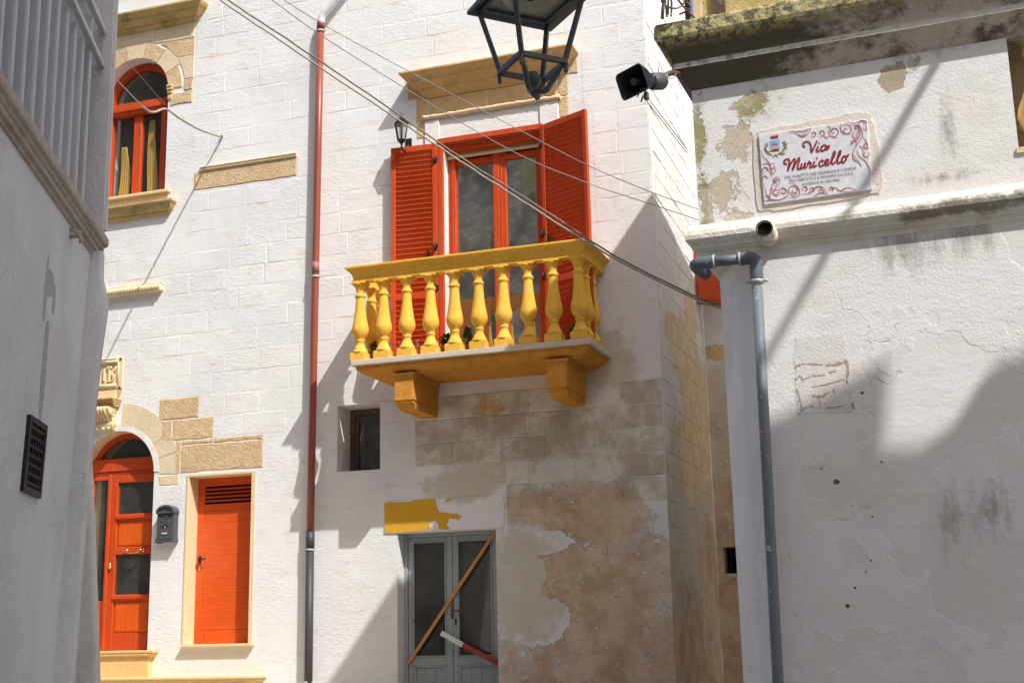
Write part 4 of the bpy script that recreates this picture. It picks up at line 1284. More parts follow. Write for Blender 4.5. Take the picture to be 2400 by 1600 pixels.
for nm, a, b2, mt in (('white_end', P1, P2, WHITEBOARD), ('red_end', P2, P3, REDBOARD)):
    d = (b2 - a).normalized(); s = d.cross(Vector((0, -1, 0))).normalized()
    m = MB(); c = [a - s * 0.027, a + s * 0.027, b2 + s * 0.027, b2 - s * 0.027]
    m.hexa([tuple(v) for v in c] + [tuple(v + Vector((0, -0.02, 0))) for v in c]); m.build(nm, mt, rp_)

# ------------------------------------------------------------------ mailbox
mb_ = empty('mailbox', 'dark grey wall mailbox with arched lid between the two red doors', 'mailbox')
x0, x1, z0, z1 = -9.145, -8.915, 2.765, 3.12
m = MB()
arc = [(x1, z0), (x1, z1)] + [((x0 + x1) / 2 + (x1 - x0) / 2 * math.cos(math.pi * i / 14), z1 + 0.075 * math.sin(math.pi * i / 14)) for i in range(1, 14)] + [(x0, z1), (x0, z0)]
m.prism(arc, -0.105, -0.004, FR); m.build('case', IRON, mb_)
m = MB()
for i in range(14):
    a0, a1 = math.pi * i / 14, math.pi * (i + 1) / 14
    cx, hw = (x0 + x1) / 2, (x1 - x0) / 2
    q = [(cx + (hw + 0.012) * math.cos(a0), z1 + 0.088 * math.sin(a0)), (cx + (hw + 0.012) * math.cos(a1), z1 + 0.088 * math.sin(a1)),
         (cx + (hw - 0.012) * math.cos(a1), z1 + 0.066 * math.sin(a1)), (cx + (hw - 0.012) * math.cos(a0), z1 + 0.066 * math.sin(a0))]
    m.prism(q, -0.125, -0.004, FR)
m.cbox(x0 - 0.014, x1 + 0.014, -0.122, -0.004, z1 - 0.016, z1 + 0.004, 0.004)
m.build('lid', IRON, mb_)
m = MB(); m.cbox(x0 + 0.02, x1 - 0.02, -0.116, -0.104, z1 - 0.045, z1 - 0.022, 0.003); m.build('slot_flap', IRONB, mb_)
m = MB()
cx = (x0 + x1) / 2
m.cbox(cx - 0.034, cx + 0.034, -0.116, -0.104, 2.955, 3.04, 0.012, 2)
m.cbox(cx - 0.02, cx + 0.02, -0.121, -0.115, 2.97, 3.0, 0.005)
for s in (-1, 1):
    m.tube(spline([(cx + s * 0.03, -0.112, 2.95), (cx + s * 0.05, -0.112, 2.98), (cx + s * 0.042, -0.112, 3.02), (cx + s * 0.055, -0.112, 3.055)], 4), 0.006, 7)
    m.tube(spline([(cx + s * 0.01, -0.112, 3.04), (cx + s * 0.022, -0.112, 3.065), (cx + s * 0.006, -0.112, 3.075)], 4), 0.007, 7)
m.build('crest_relief', IRON, mb_)
m = MB(); m.cbox(x0 + 0.012, x1 - 0.012, -0.110, -0.103, 2.80, 2.925, 0.003); m.cbox(x0 + 0.05, x1 - 0.05, -0.115, -0.109, 2.845, 2.885, 0.004); m.build('news_door', IRON, mb_)
m = MB(); m.cbox(x0 + 0.075, x1 - 0.075, -0.120, -0.114, 2.855, 2.875, 0.002); m.build('name_plate', GALV, mb_)
m = MB(); m.lathe([(0.010, 0), (0.010, 0.008), (0.004, 0.012)], (0, 0, 0), 10); o = m.build('lock', GALV, mb_); o.location = (cx, -0.105, 2.94); o.rotation_euler = (math.pi / 2, 0, 0)
m = MB(); m.cbox(x0 - 0.016, x0 + 0.012, -0.112, -0.004, z0 - 0.012, z0 + 0.045, 0.004); m.cbox(x1 - 0.012, x1 + 0.012, -0.112, -0.004, z0 - 0.008, z0 + 0.045, 0.004); m.build('foot', IRON, mb_)

# ------------------------------------------------------------------ brown downpipe
dp = empty('downpipe', 'tall red-brown downpipe running down the white facade left of the balcony', 'pipe')
XA, XB = -7.025, -7.100
pxz = lambda z: XB + (XA - XB) * (z - 1.0) / 8.2
YP = -0.085
m = MB(); m.tube([(pxz(z), YP, z) for z in (2.78, 4.0, 5.9, 7.5, 9.14)], 0.043, 18); m.build('pipe', COPPER, dp)
m = MB(); m.tube([(pxz(9.10), YP, 9.10), (pxz(9.18), YP, 9.18), (pxz(9.21), YP, 9.21)], [0.049, 0.049, 0.046], 18); m.build('socket', COPPER, dp)
m = MB(); m.tube([(pxz(5.92), YP, 5.90), (pxz(6.0), YP, 6.04)], 0.046, 18); m.build('coupling', paint('faded_pipe_sleeve', (0.36, 0.15, 0.11), (0.3, 0.1, 0.08), 0.62, 0.5), dp)
m = MB(); m.tube([(pxz(2.8), YP, 0.6), (pxz(2.8), YP, 2.62)], 0.047, 18); m.tube([(pxz(2.8), YP, 2.60), (pxz(2.8), YP, 2.80)], 0.051, 18); m.build('lower_pipe', PIPEDK, dp)
m = MB(); m.tube(spline([(pxz(9.2), YP, 9.18), (pxz(9.2) + 0.03, YP, 9.28), (-6.86, YP, 9.42), (-6.52, YP, 9.80), (-6.2, YP, 10.2)], 5), 0.047, 18); m.build('upper_pipe', WHITEP, dp)
for z in (9.06, 5.845, 2.58, 1.10):
    m = MB(); m.tube([(pxz(z), YP, z), (pxz(z), YP, z + 0.022)], 0.053, 18); m.cbox(pxz(z) - 0.01, pxz(z) + 0.01, YP + 0.04, 0.0, z + 0.004, z + 0.018, 0.002)
    m.cbox(pxz(z) + 0.05, pxz(z) + 0.068, YP - 0.01, YP + 0.01, z, z + 0.022, 0.002)
    m.build('clamp', GALV, dp)

# ------------------------------------------------------------------ small wall lantern
wl = empty('wall_lantern', 'small black wall lantern beside the left red shutter', 'lantern')
LX, LY = -5.855, -0.17
m = MB()
m.lathe([(0.062, 0.0), (0.045, 0.03), (0.018, 0.055), (0.012, 0.062)], (LX, LY, 7.56), 6, False); m.lathe([(0.070, 0.0), (0.072, 0.008), (0.064, 0.012)], (LX, LY, 7.55), 6, False)
m.lathe([(0.012, 0.0), (0.018, 0.008), (0.006, 0.02), (0.010, 0.03), (0.001, 0.045)], (LX, LY, 7.62), 8); m.build('cap', IRONB, wl)
m = MB()
for i in range(6):
    a = math.pi * 2 * i / 6
    m.tube([(LX + 0.036 * math.cos(a), LY + 0.036 * math.sin(a), 7.405), (LX + 0.062 * math.cos(a), LY + 0.062 * math.sin(a), 7.555)], 0.005, 5)
m.lathe([(0.038, 0.0), (0.040, 0.008), (0.036, 0.012)], (LX, LY, 7.398), 6, False); m.lathe([(0.001, -0.05), (0.012, -0.04), (0.010, -0.03), (0.034, -0.004), (0.038, 0.0)], (LX, LY, 7.398), 6, False)
m.build('cage', IRONB, wl)
m = MB(); m.lathe([(0.033, 0.0), (0.058, 0.142)], (LX, LY, 7.408), 6, False, False); m.build('glass', GLASSL, wl)
m = MB(); m.tube(spline([(LX, LY, 7.35), (LX, LY + 0.03, 7.32), (LX, LY + 0.09, 7.34), (LX, LY + 0.14, 7.40), (LX, -0.004, 7.42)], 5), 0.009, 8); m.cbox(LX - 0.03, LX + 0.03, -0.014, 0.0, 7.36, 7.48, 0.005); m.build('bracket', IRONB, wl)

LCn = Vector((LX, 0.0, 7.47)); wl.scale = (1.35, 1.35, 1.35); wl.location = LCn * (1 - 1.35)

# ------------------------------------------------------------------ pots and bottles on the balcony
def pot_plant(name, label, x, y, leaves, petals, pm, lm, seed, hgt=0.2, pot=True):
    r = random.Random(seed)
    e = empty(name, label, 'plant', None)
    m = MB(); m.lathe([(0.045, 0.0), (0.058, 0.08), (0.066, 0.083), (0.067, 0.105), (0.058, 0.106), (0.052, 0.09)], (x, y, 4.60), 16); m.build('pot', TERRA, e)
    m = MB()
    for i in range(leaves):
        a = r.uniform(0, 6.28); t = r.uniform(0.2, 1.2); L = r.uniform(0.05, 0.09)
        base = Vector((x + 0.02 * math.cos(a), y + 0.02 * math.sin(a), 4.70 + r.uniform(0, hgt * 0.7)))
        d = Vector((math.cos(a) * math.cos(t), math.sin(a) * math.cos(t), math.sin(t)))
        s = d.cross(Vector((0, 0, 1))).normalized() * L * 0.36
        p = [base, base + d * L * 0.35 + s, base + d * L * 0.75 + s * 0.8, base + d * L, base + d * L * 0.75 - s * 0.8, base + d * L * 0.35 - s]
        mid = base + d * L * 0.5 - Vector((0, 0, 0.008))
        vs = [m.b.verts.new(q) for q in p]; c = m.b.verts.new(mid)
        for k in range(6):
            m.b.faces.new((vs[k], vs[(k + 1) % 6], c))
    for i in range(3):
        a = r.uniform(0, 6.28)
        m.tube([(x, y, 4.68), (x + 0.02 * math.cos(a), y + 0.02 * math.sin(a), 4.70 + hgt * r.uniform(0.7, 1.0))], 0.003, 5)
    m.build('foliage', lm, e, False)
    if petals:
        m = MB()
        for k in range(petals):
            c = Vector((x + r.uniform(-0.03, 0.03), y - 0.02 + r.uniform(-0.02, 0.02), 4.70 + hgt * r.uniform(0.85, 1.1)))
            for i in range(9):
                a = r.uniform(0, 6.28); t = r.uniform(-0.3, 1.3); L = 0.034
                d = Vector((math.cos(a) * math.cos(t), math.sin(a) * math.cos(t), math.sin(t))); s = d.cross(Vector((0.1, 0, 1))).normalized() * L * 0.5
                m.face([c, c + d * L * 0.6 + s, c + d * L, c + d * L * 0.6 - s])
        m.build('flower', pm, e, False)
    return e
pot_plant('flower_pot', 'potted plant with dark red bloom behind the leftmost balusters', -6.03, -0.60, 26, 5, PETR, LEAF, 1, 0.11)
pot_plant('flower_pot', 'potted plant with dark green leaves and no flower, mid balcony', -5.165, -0.60, 30, 0, PETM, LEAF, 2, 0.15)
pot_plant('flower_pot', 'potted plant with magenta bloom in the middle of the balcony', -4.90, -0.60, 26, 5, PETM, LEAFG, 3, 0.18)
pot_plant('flower_pot', 'shaded terracotta pot with low green plant near the right end of the balcony', -3.705, -0.60, 26, 0, PETM, LEAFG, 4, 0.08)
for x, lab in ((-5.725, 'clear plastic bottle nearer the left end of the balcony floor'), (-5.505, 'clear plastic bottle, the right one of the pair on the balcony')):
    e = empty('bottle', lab, 'bottle', 'plastic bottles on the balcony')
    m = MB(); m.lathe([(0.030, 0.0), (0.034, 0.01), (0.034, 0.06), (0.031, 0.065), (0.034, 0.07), (0.034, 0.13), (0.024, 0.165), (0.013, 0.19), (0.012, 0.205)], (x, -0.60, 4.601), 16); m.build('body', BOTTLE, e)
    m = MB(); m.lathe([(0.015, 0.0), (0.015, 0.018), (0.013, 0.02)], (x, -0.60, 4.803), 12); m.build('cap', plain('pale_cap', (0.75, 0.66, 0.70)), e)

# ------------------------------------------------------------------ house closing the alley
alley = empty('house', 'weathered house wall closing the narrow alley, with a small dark window', 'house')
m = MB()
NW = (-2.80, -2.50, 2.27, 2.60)
wall_panel(m, XC, 2.0, 0.3, 9.0, [NW], [], 2.81)
m.face([(XC, 2.81, 9.0), (2.0, 2.81, 9.0), (2.0, 7.0, 9.0), (XC, 7.0, 9.0)])
for a, b2 in (((NW[0], NW[2]), (NW[0], NW[3])), ((NW[1], NW[2]), (NW[1], NW[3])), ((NW[0], NW[3]), (NW[1], NW[3])), ((NW[0], NW[2]), (NW[1], NW[2]))):
    m.face([(a[0], 2.81, a[1]), (b2[0], 2.81, b2[1]), (b2[0], 3.15, b2[1]), (a[0], 3.15, a[1])])
m.build('wall', WALL_A, alley, False)
m = MB(); m.box(NW[0], NW[1], 3.13, 3.4, NW[2], NW[3]); m.build('room', DARK, alley)
m = MB()
for x in (-2.74, -2.66, -2.58): m.tube([(x, 3.0, NW[2]), (x, 3.0, NW[3])], 0.008, 6)
m.build('bars', RUST, alley)
shA = shutter('shutter', 0.42, 5.64, 6.60, alley, (-2.852, 2.30, 0), math.radians(38))
m = MB(); m.cbox(0.0, 0.42, -0.03, -0.022, 5.70, 6.55, 0.003); m.build('cover_board', RED, shA)
m = MB(); m.cbox(-2.50, -1.6, 2.70, 2.81, 5.55, 5.62, 0.008); m.build('window_sill', SILL, alley)

# ------------------------------------------------------------------ right-hand building
RU = Vector((0.99943, -0.03373, 0.0)); RN = Vector((-0.03373, -0.99943, 0.0)); RO = Vector((-1.225, -6.594, 0.0))
def RW(x, o, z):
    """Point on the right wall: x is the world x of the wall plane, o the distance proud of it."""
    p = RO + RU * ((x - RO.x) / RU.x) + RN * o
    return (p.x, p.y, z)
FRR = lambda u, v, w: RW(u, -w, v)
houseR = empty('house', 'stained white building on the right carrying the street name plaque', 'house')
XE = 3.2
NI = (0.496, 1.25, 4.03, 4.735)
m = MB()
xs = [-1.225, NI[0], NI[1], XE]
for a, b2 in zip(xs, xs[1:]):
    for za, zb in ((3.70, NI[2]), (NI[2], NI[3]), (NI[3], 4.98)):
        if a == NI[0] and za == NI[2]: continue
        m.face([RW(a, 0, za), RW(b2, 0, za), RW(b2, 0, zb), RW(a, 0, zb)])
m.face([RW(-1.225, 0, 3.70), RW(-1.225, 0, 4.98), RW(-1.225, -8.0, 4.98), RW(-1.225, -8.0, 3.70)])
m.face([RW(-1.225, 0, 4.98), RW(XE, 0, 4.98), RW(XE, -8, 4.98), RW(-1.225, -8, 4.98)])
m.build('upper_wall', WALL_R, houseR, False)
plan = [RW(XE, 0, 0), RW(-0.93, 0, 0), RW(-1.065, -0.14, 0), RW(-1.217, -0.45, 0), RW(-1.222, -0.8, 0), RW(-1.222, -8.0, 0)]
# soften the two arrises of the cut-off corner
def rounded(pl, idx, d=0.012):
    out = []
    for i, p in enumerate(pl):
        p = Vector(p)
        if i in idx:
            a, b2 = Vector(pl[i - 1]), Vector(pl[i + 1])
            u, w = (a - p).normalized() * d, (b2 - p).normalized() * d
            out += [p + u, p + (u + w) * 0.3, p + w]
        else:
            out.append(p)
    return out
pl = rounded(plan, (2, 3), 0.02)
m = MB()
for a, b2 in zip(pl, pl[1:]):
    for k in range(8):
        za, zb = 0.0 + 3.70 * k / 8, 3.70 * (k + 1) / 8
        f = m.face([(a.x, a.y, za), (b2.x, b2.y, za), (b2.x, b2.y, zb), (a.x, a.y, zb)])
m.build('lower_wall', WALL_R, houseR, False)
m = MB()
m.sweep([RW(XE, 0, 0)[:2], RW(-1.225, 0, 0)[:2], RW(-1.225, -8, 0)[:2]],
        [(-0.35, 3.64), (0.004, 3.64), (0.012, 3.66), (0.012, 3.672), (0.026, 3.676), (0.026, 3.688), (0.040, 3.692), (0.044, 3.715), (0.062, 3.724), (0.072, 3.74), (0.074, 3.765), (0.066, 3.79), (0.046, 3.81), (0.020, 3.83), (-0.01, 3.845), (-0.35, 3.85)], 1)
m.build('string_course', STR_R, houseR)
m = MB()
m.sweep([RW(XE, 0, 0)[:2], RW(-1.225, 0, 0)[:2], RW(-1.225, -8, 0)[:2]],
        [(-0.3, 4.66), (0.0, 4.66), (0.018, 4.675), (0.03, 4.70), (0.05, 4.735), (0.078, 4.765), (0.090, 4.772), (0.090, 4.800), (0.086, 4.815), (0.092, 4.845), (0.112, 4.885), (0.146, 4.915), (0.160, 4.925), (0.168, 4.945), (0.166, 5.015), (0.155, 5.035), (-0.3, 5.06)], 1)
m.build('cornice', CORN_R, houseR)
# parapet on the cornice
m = MB()
c = [RW(-1.185, -0.02, 0), RW(XE, -0.02, 0), RW(XE, -0.25, 0), RW(-1.185, -0.25, 0)]
m.hexa([(p[0], p[1], 5.03) for p in c] + [(p[0], p[1], 5.95) for p in c])
m.build('parapet', LICH, houseR)
m = MB(); c = [RW(-1.06, 0.015, 0), RW(-1.0, 0.015, 0), RW(-1.0, -0.03, 0), RW(-1.06, -0.03, 0)]
m.hexa([(p[0], p[1], 5.03) for p in c] + [(p[0], p[1], 5.93) for p in c]); m.build('parapet_post', RUST, houseR)
m = MB(); c = [RW(-1.188, 0.004, 0), RW(-1.14, 0.004, 0), RW(-1.14, -0.03, 0), RW(-1.188, -0.03, 0)]
m.hexa([(p[0], p[1], 5.03) for p in c] + [(p[0], p[1], 5.93) for p in c]); m.build('parapet_edge', SILL, houseR)
# set-back upper storey
m = MB()
c = [(-1.26, -4.25, 4.9), (6.0, -4.5, 4.9), (6.0, 6.0, 4.9), (0.14, 6.0, 4.9)]
m.hexa(c + [(p[0], p[1], 9.33) for p in c]); m.build('upper_storey', WALL_R, houseR)
# niche with a stone vase
m = MB()
d = 0.32
m.face([RW(NI[0], 0, NI[2]), RW(NI[0], -d, NI[2]), RW(NI[0], -d, NI[3]), RW(NI[0], 0, NI[3])])
m.face([RW(NI[1], 0, NI[2]), RW(NI[1], -d, NI[2]), RW(NI[1], -d, NI[3]), RW(NI[1], 0, NI[3])])
m.face([RW(NI[0], 0, NI[2]), RW(NI[1], 0, NI[2]), RW(NI[1], -d, NI[2]), RW(NI[0], -d, NI[2])])
m.face([RW(NI[0], 0, NI[3]), RW(NI[1], 0, NI[3]), RW(NI[1], -d, NI[3]), RW(NI[0], -d, NI[3])])
m.face([RW(NI[0], -d, NI[2]), RW(NI[1], -d, NI[2]), RW(NI[1], -d, NI[3]), RW(NI[0], -d, NI[3])])
m.build('niche', STONE_P, houseR, False)
m = MB(); cc = RW(0.635, -0.11, 4.032)
m.lathe([(0.075, 0.0), (0.08, 0.03), (0.05, 0.05), (0.05, 0.07), (0.085, 0.10), (0.118, 0.15), (0.128, 0.20), (0.115, 0.26), (0.085, 0.33), (0.058, 0.41), (0.045, 0.48), (0.05, 0.53), (0.07, 0.56), (0.06, 0.60), (0.09, 0.66), (0.09, 0.70)], cc, 24)
m.build('niche_baluster', SILL, houseR)
m = MB(); c = [RW(NI[0] - 0.012, 0.012, 0), RW(NI[1], 0.012, 0), RW(NI[1], -0.05, 0), RW(NI[0] - 0.012, -0.05, 0)]
m.hexa([(p[0], p[1], 4.004) for p in c] + [(p[0], p[1], 4.033) for p in c]); m.build('niche_sill', SILL, houseR)
# drill holes and nail stumps as raised discs, hole shade put into the colour
for i, (x, z, r) in enumerate([(-0.573, 2.34, 0.016), (-0.645, 2.415, 0.006), (-0.50, 2.21, 0.004), (-0.428, 1.925, 0.006), (-0.335, 2.43, 0.006), (-0.52, 1.79, 0.007), (-0.565, 1.70, 0.012), (-0.46, 1.87, 0.006), (-0.405, 2.15, 0.006), (-0.69, 2.95, 0.009), (-0.695, 2.78, 0.008), (-0.405, 2.80, 0.008)]):
    m = MB(); n = 9; rr = random.Random(i)
    pts = [(x + r * rr.uniform(0.75, 1.2) * math.cos(6.283 * k / n), z + r * rr.uniform(0.7, 1.1) * math.sin(6.283 * k / n)) for k in range(n)]
    m.prism(pts, -0.0015, 0.004, FRR); m.build('dark_hole_disc', RUST, houseR)
# drain spout through the string course
sp_ = empty('drain_spout', 'short open drain spout poking out of the moulding under the plaque', 'spout')
p0, p1 = Vector(RW(-0.835, -0.05, 3.715)), Vector(RW(-0.828, 0.20, 3.71))
m = MB(); m.tube([p0, p1], 0.046, 20, True, False); m.tube([p0, p1], 0.040, 20, True, False)
n = 20
m.build('pipe', PVCW, sp_)
m = MB(); m.tube([p0 + (p1 - p0) * 0.25, p0 + (p1 - p0) * 0.93], [0.0395, 0.0395], 20); m.build('dark_bore', DARK, sp_)  # dark plug; the bore's shade is put into its colour
m = MB(); m.tube([p1 - (p1 - p0) * 0.06, p1], 0.0475, 20, True, False); m.build('rim', PVCW, sp_)
m = MB(); m.tube([p0 + (p1 - p0) * 0.28, p0 + (p1 - p0) * 0.55], [0.064, 0.050], 14); m.build('mortar_collar', MORTAR, sp_)

# glue ghost of a removed sign
gh = empty('glue_marks', 'brown rectangular glue marks left by a removed sign on the right wall', 'glue marks')
def gl_strip(pts, w, seed):
    r = random.Random(seed)
    P = spline(pts, 5)
    m = MB(); m.ribbon([(p[0] + r.uniform(-0.003, 0.003), p[1] + r.uniform(-0.003, 0.003)) for p in P], [w * r.uniform(0.08, 0.95) for _ in P], lambda u, v, l: RW(u, 0.003, v))
    m.build('glue_strip', GLUE, gh)
m = MB(); m.prism(jag([(-0.752, 2.712), (-0.455, 2.705), (-0.468, 3.0), (-0.472, 3.13), (-0.735, 3.135), (-0.748, 2.98)], 0.007, 5, 21), -0.0016, 0.004, FRR)
m.build('mortar_patch', stone('grey_patch_mortar', (0.83, 0.80, 0.765), (0.77, 0.73, 0.69), (0.66, 0.59, 0.53), 20.0, 0.006, 0.5), gh)
for i, (pts, w) in enumerate([([(-0.745, 2.97), (-0.70, 2.985), (-0.60, 2.97)], 0.014), ([(-0.58, 2.965), (-0.50, 2.97), (-0.475, 2.985)], 0.022), ([(-0.475, 2.985), (-0.468, 2.93), (-0.478, 2.86)], 0.018),
                              ([(-0.70, 2.90), (-0.66, 2.915), (-0.59, 2.915)], 0.012), ([(-0.57, 2.925), (-0.53, 2.93)], 0.012), ([(-0.745, 2.90), (-0.72, 2.92), (-0.705, 2.89)], 0.016), ([(-0.745, 2.85), (-0.73, 2.79), (-0.722, 2.73)], 0.018),
                              ([(-0.66, 2.855), (-0.58, 2.865), (-0.49, 2.88)], 0.010), ([(-0.67, 2.81), (-0.62, 2.80), (-0.57, 2.82)], 0.016), ([(-0.745, 2.715), (-0.70, 2.75), (-0.66, 2.745)], 0.014), ([(-0.63, 2.80), (-0.625, 2.745)], 0.012),
                              ([(-0.60, 2.735), (-0.54, 2.735), (-0.50, 2.745)], 0.010), ([(-0.46, 2.76), (-0.455, 2.72)], 0.020), ([(-0.55, 2.835), (-0.545, 2.81)], 0.018)]):
    gl_strip(pts, w, 50 + i)

# grey drainpipe on the cut-off corner
gp = empty('drainpipe', 'grey plastic drainpipe with peeling white paint on the right-hand corner', 'pipe')
VX, VO = -0.905, 0.085
top = Vector(RW(VX, VO, 3.585))
def vpos(z): return Vector(RW(VX - 0.028 * (3.5 - z) / 2.2, VO, z))
m = MB(); m.tube([vpos(0.7), vpos(1.5), vpos(2.4), vpos(3.42)], 0.029, 18); m.build('pipe', PVC, gp)
e0, e1 = Vector(RW(-1.165, VO, 3.592)), Vector(RW(VX - 0.07, VO, 3.588))
m = MB(); m.tube([e0, e1], 0.029, 18); m.build('cross_pipe', PVCC, gp)
m = MB(); m.tube(spline([e1 + Vector((-0.02, 0, 0)), e1 + Vector((0.02, 0, 0)), top + Vector((-0.018, 0, -0.004)), top + Vector((0.0, 0, -0.025)), vpos(3.52), vpos(3.46)], 5), 0.0365, 18); m.build('elbow', PVCC, gp)
m = MB(); q = Vector(RW(-1.215, VO, 3.590)); m.tube(spline([e0 + Vector((0.03, 0, 0)), e0 + Vector((-0.02, 0, 0)), q + Vector((-0.02, 0.012, 0)), q + Vector((-0.028, 0.05, -0.004)), q + Vector((0.0, 0.16, -0.02))], 5), 0.0365, 18); m.build('elbow', PVCC, gp)
for a, d in ((e0, (0.03, 0, 0)), (e1, (-0.015, 0, 0))):
    c = a + Vector(d); m = MB(); m.tube([c - RU * 0.006, c + RU * 0.006], 0.0395, 18); m.build('ring', GALV, gp)
m = MB(); m.tube([vpos(3.437), vpos(3.463)], 0.036, 18)
for s in (-1, 1): m.tube([vpos(3.45) + RU * s * 0.034, vpos(3.45) + RU * s * 0.062], 0.009, 8)
m.build('clamp', GALV, gp)
m = MB(); m.tube([vpos(3.45) + Vector((0, 0.03, 0)), vpos(3.45) + Vector((0, 0.10, 0))], 0.008, 6); m.build('clamp_pin', RUST, gp)

# ------------------------------------------------------------------ street name plaque
sg = empty('street_sign', 'white ceramic plaque with red scrolls naming the street, set in beige mortar', 'sign')
TL, TR, BR, BL = (-0.853, 4.322), (-0.256, 4.312), (-0.262, 3.910), (-0.848, 3.906)
def sgn(u, v, lift=0.0):
    """Plaque face: u, v from 0 to 1, v down."""
    x = (TL[0] * (1 - u) + TR[0] * u) * (1 - v) + (BL[0] * (1 - u) + BR[0] * u) * v
    z = (TL[1] * (1 - u) + TR[1] * u) * (1 - v) + (BL[1] * (1 - u) + BR[1] * u) * v
    return RW(x, 0.018 + lift, z)
# sheet coordinates measured on the plaque -> u, v
def zs(px, py):
    ax, ay = px - 115.0, py - 395.0
    ux, uy, vx, vy = 1588.0, -225.0, 88.0, 1045.0
    det = ux * vy - uy * vx
    return ((ax * vy - ay * vx) / det, (ux * ay - uy * ax) / det)
m = MB()
q = [sgn(0, 0), sgn(1, 0), sgn(1, 1), sgn(0, 1)]
m.hexa([(p[0] - RN.x * 0.017, p[1] - RN.y * 0.017, p[2]) for p in q] + q)
bmesh.ops.bevel(m.b, geom=list(m.b.edges), offset=0.002, segments=1, affect='EDGES')
m.build('plaque', GLAZE, sg)
bed = [(-0.885, 4.30), (-0.86, 4.347), (-0.60, 4.355), (-0.29, 4.365), (-0.235, 4.345), (-0.215, 4.20), (-0.20, 3.95), (-0.225, 3.89), (-0.42, 3.876), (-0.80, 3.868), (-0.885, 3.885), (-0.893, 4.05)]
m = MB(); m.prism(jag(bed, 0.006, 4, 8), -0.006, 0.004, FRR); m.build('mortar_bed', MORTAR, sg)
def stroke(mb, pts, w, k=5, taper=False, lift=0.0022):
    P = spline([zs(*p) for p in pts], k)
    asp = 0.60 / 0.41
    P2 = [Vector((p[0], p[1] / asp)) for p in P]
    n = len(P2)
    ww = [w / 1600.0 * ((0.25 + 0.75 * math.sin(math.pi * (i + 0.5) / n)) if taper else (0.75 + 0.35 * math.sin(i * 0.9) ** 2)) for i in range(n)]
    mb.ribbon([(p.x, p.y) for p in P2], ww, lambda u, v, l: sgn(u, v * asp, l), lift)
VIA = [[(812, 590), (782, 562), (792, 518), (850, 503), (888, 540), (898, 600), (905, 665)], [(905, 668), (930, 615), (965, 540), (985, 485)],
       [(1002, 575), (982, 630), (995, 655), (1022, 628)], [(1128, 572), (1090, 556), (1048, 592), (1052, 638), (1088, 632), (1122, 585)], [(1135, 560), (1122, 615), (1145, 612), (1168, 552)]]
MUR = [[(545, 842), (506, 832), (510, 782), (558, 764), (580, 800), (570, 865), (556, 942)], [(560, 930), (600, 835), (655, 762), (660, 800), (642, 870), (628, 935)], [(632, 920), (680, 820), (722, 745), (726, 790), (706, 860), (702, 902), (718, 918), (748, 893)],
       [(768, 828), (748, 888), (762, 908), (800, 868), (818, 818)], [(818, 818), (802, 876), (816, 896), (842, 872)], [(848, 858), (872, 800), (888, 826), (910, 818)], [(902, 822), (886, 878), (900, 892), (928, 862)],
       [(950, 798), (936, 858), (952, 882), (985, 855)], [(1082, 806), (1064, 784), (1030, 810), (1020, 850), (1046, 874), (1092, 842)], [(1098, 838), (1150, 802), (1144, 770), (1114, 786), (1106, 836), (1128, 858), (1172, 832)],
       [(1180, 830), (1238, 722), (1250, 658), (1230, 668), (1206, 760), (1202, 815), (1222, 838), (1256, 808)], [(1264, 802), (1318, 702), (1330, 644), (1310, 658), (1290, 750), (1286, 808), (1306, 828), (1340, 800)],
       [(1402, 722), (1366, 732), (1350, 780), (1366, 818), (1396, 798), (1412, 752), (1402, 722)], [(1404, 724), (1430, 726), (1446, 692)]]
m = MB()
for s in VIA + MUR: stroke(m, s, 30)
for c in ((1015, 530), (985, 750)):
    stroke(m, [(c[0] - 10, c[1]), (c[0], c[1]), (c[0] + 10, c[1])], 28)
m.build('lettering', INKR, sg)
# three lines of small capitals
def text_line(txt, x0, y0, x1, y1, h):
    cu = bpy.data.curves.new('t', 'FONT'); cu.body = txt; cu.size = 1.0
    ob = bpy.data.objects.new('t', cu); COL.objects.link(ob)
    bpy.context.view_layer.update()
    me = bpy.data.meshes.new_from_object(ob.evaluated_get(bpy.context.evaluated_depsgraph_get()))
    bpy.data.objects.remove(ob); bpy.data.curves.remove(cu)
    W = max(v.co.x for v in me.vertices)
    H = 0.70
    (u0, v0), (u1, v1) = zs(x0, y0), zs(x1, y1)
    hh = h / 1045.0
    for v in me.vertices:
        a = v.co.x / W
        u = u0 + (u1 - u0) * a
        vv = v0 + (v1 - v0) * a - v.co.y / H * hh
        v.co = sgn(u, vv, 0.0022)
    link('small_lettering', me, INKD, sg)
text_line("DAL MURETTO CHE DELINEAVA IL CONFINE", 512, 1062, 1562, 922, 44)
text_line("TRA L'ABITATO E IL PIANORO DA CUI SI", 568, 1116, 1515, 998, 44)
text_line("ACCEDEVA IN GRAVINA", 768, 1166, 1322, 1092, 44)
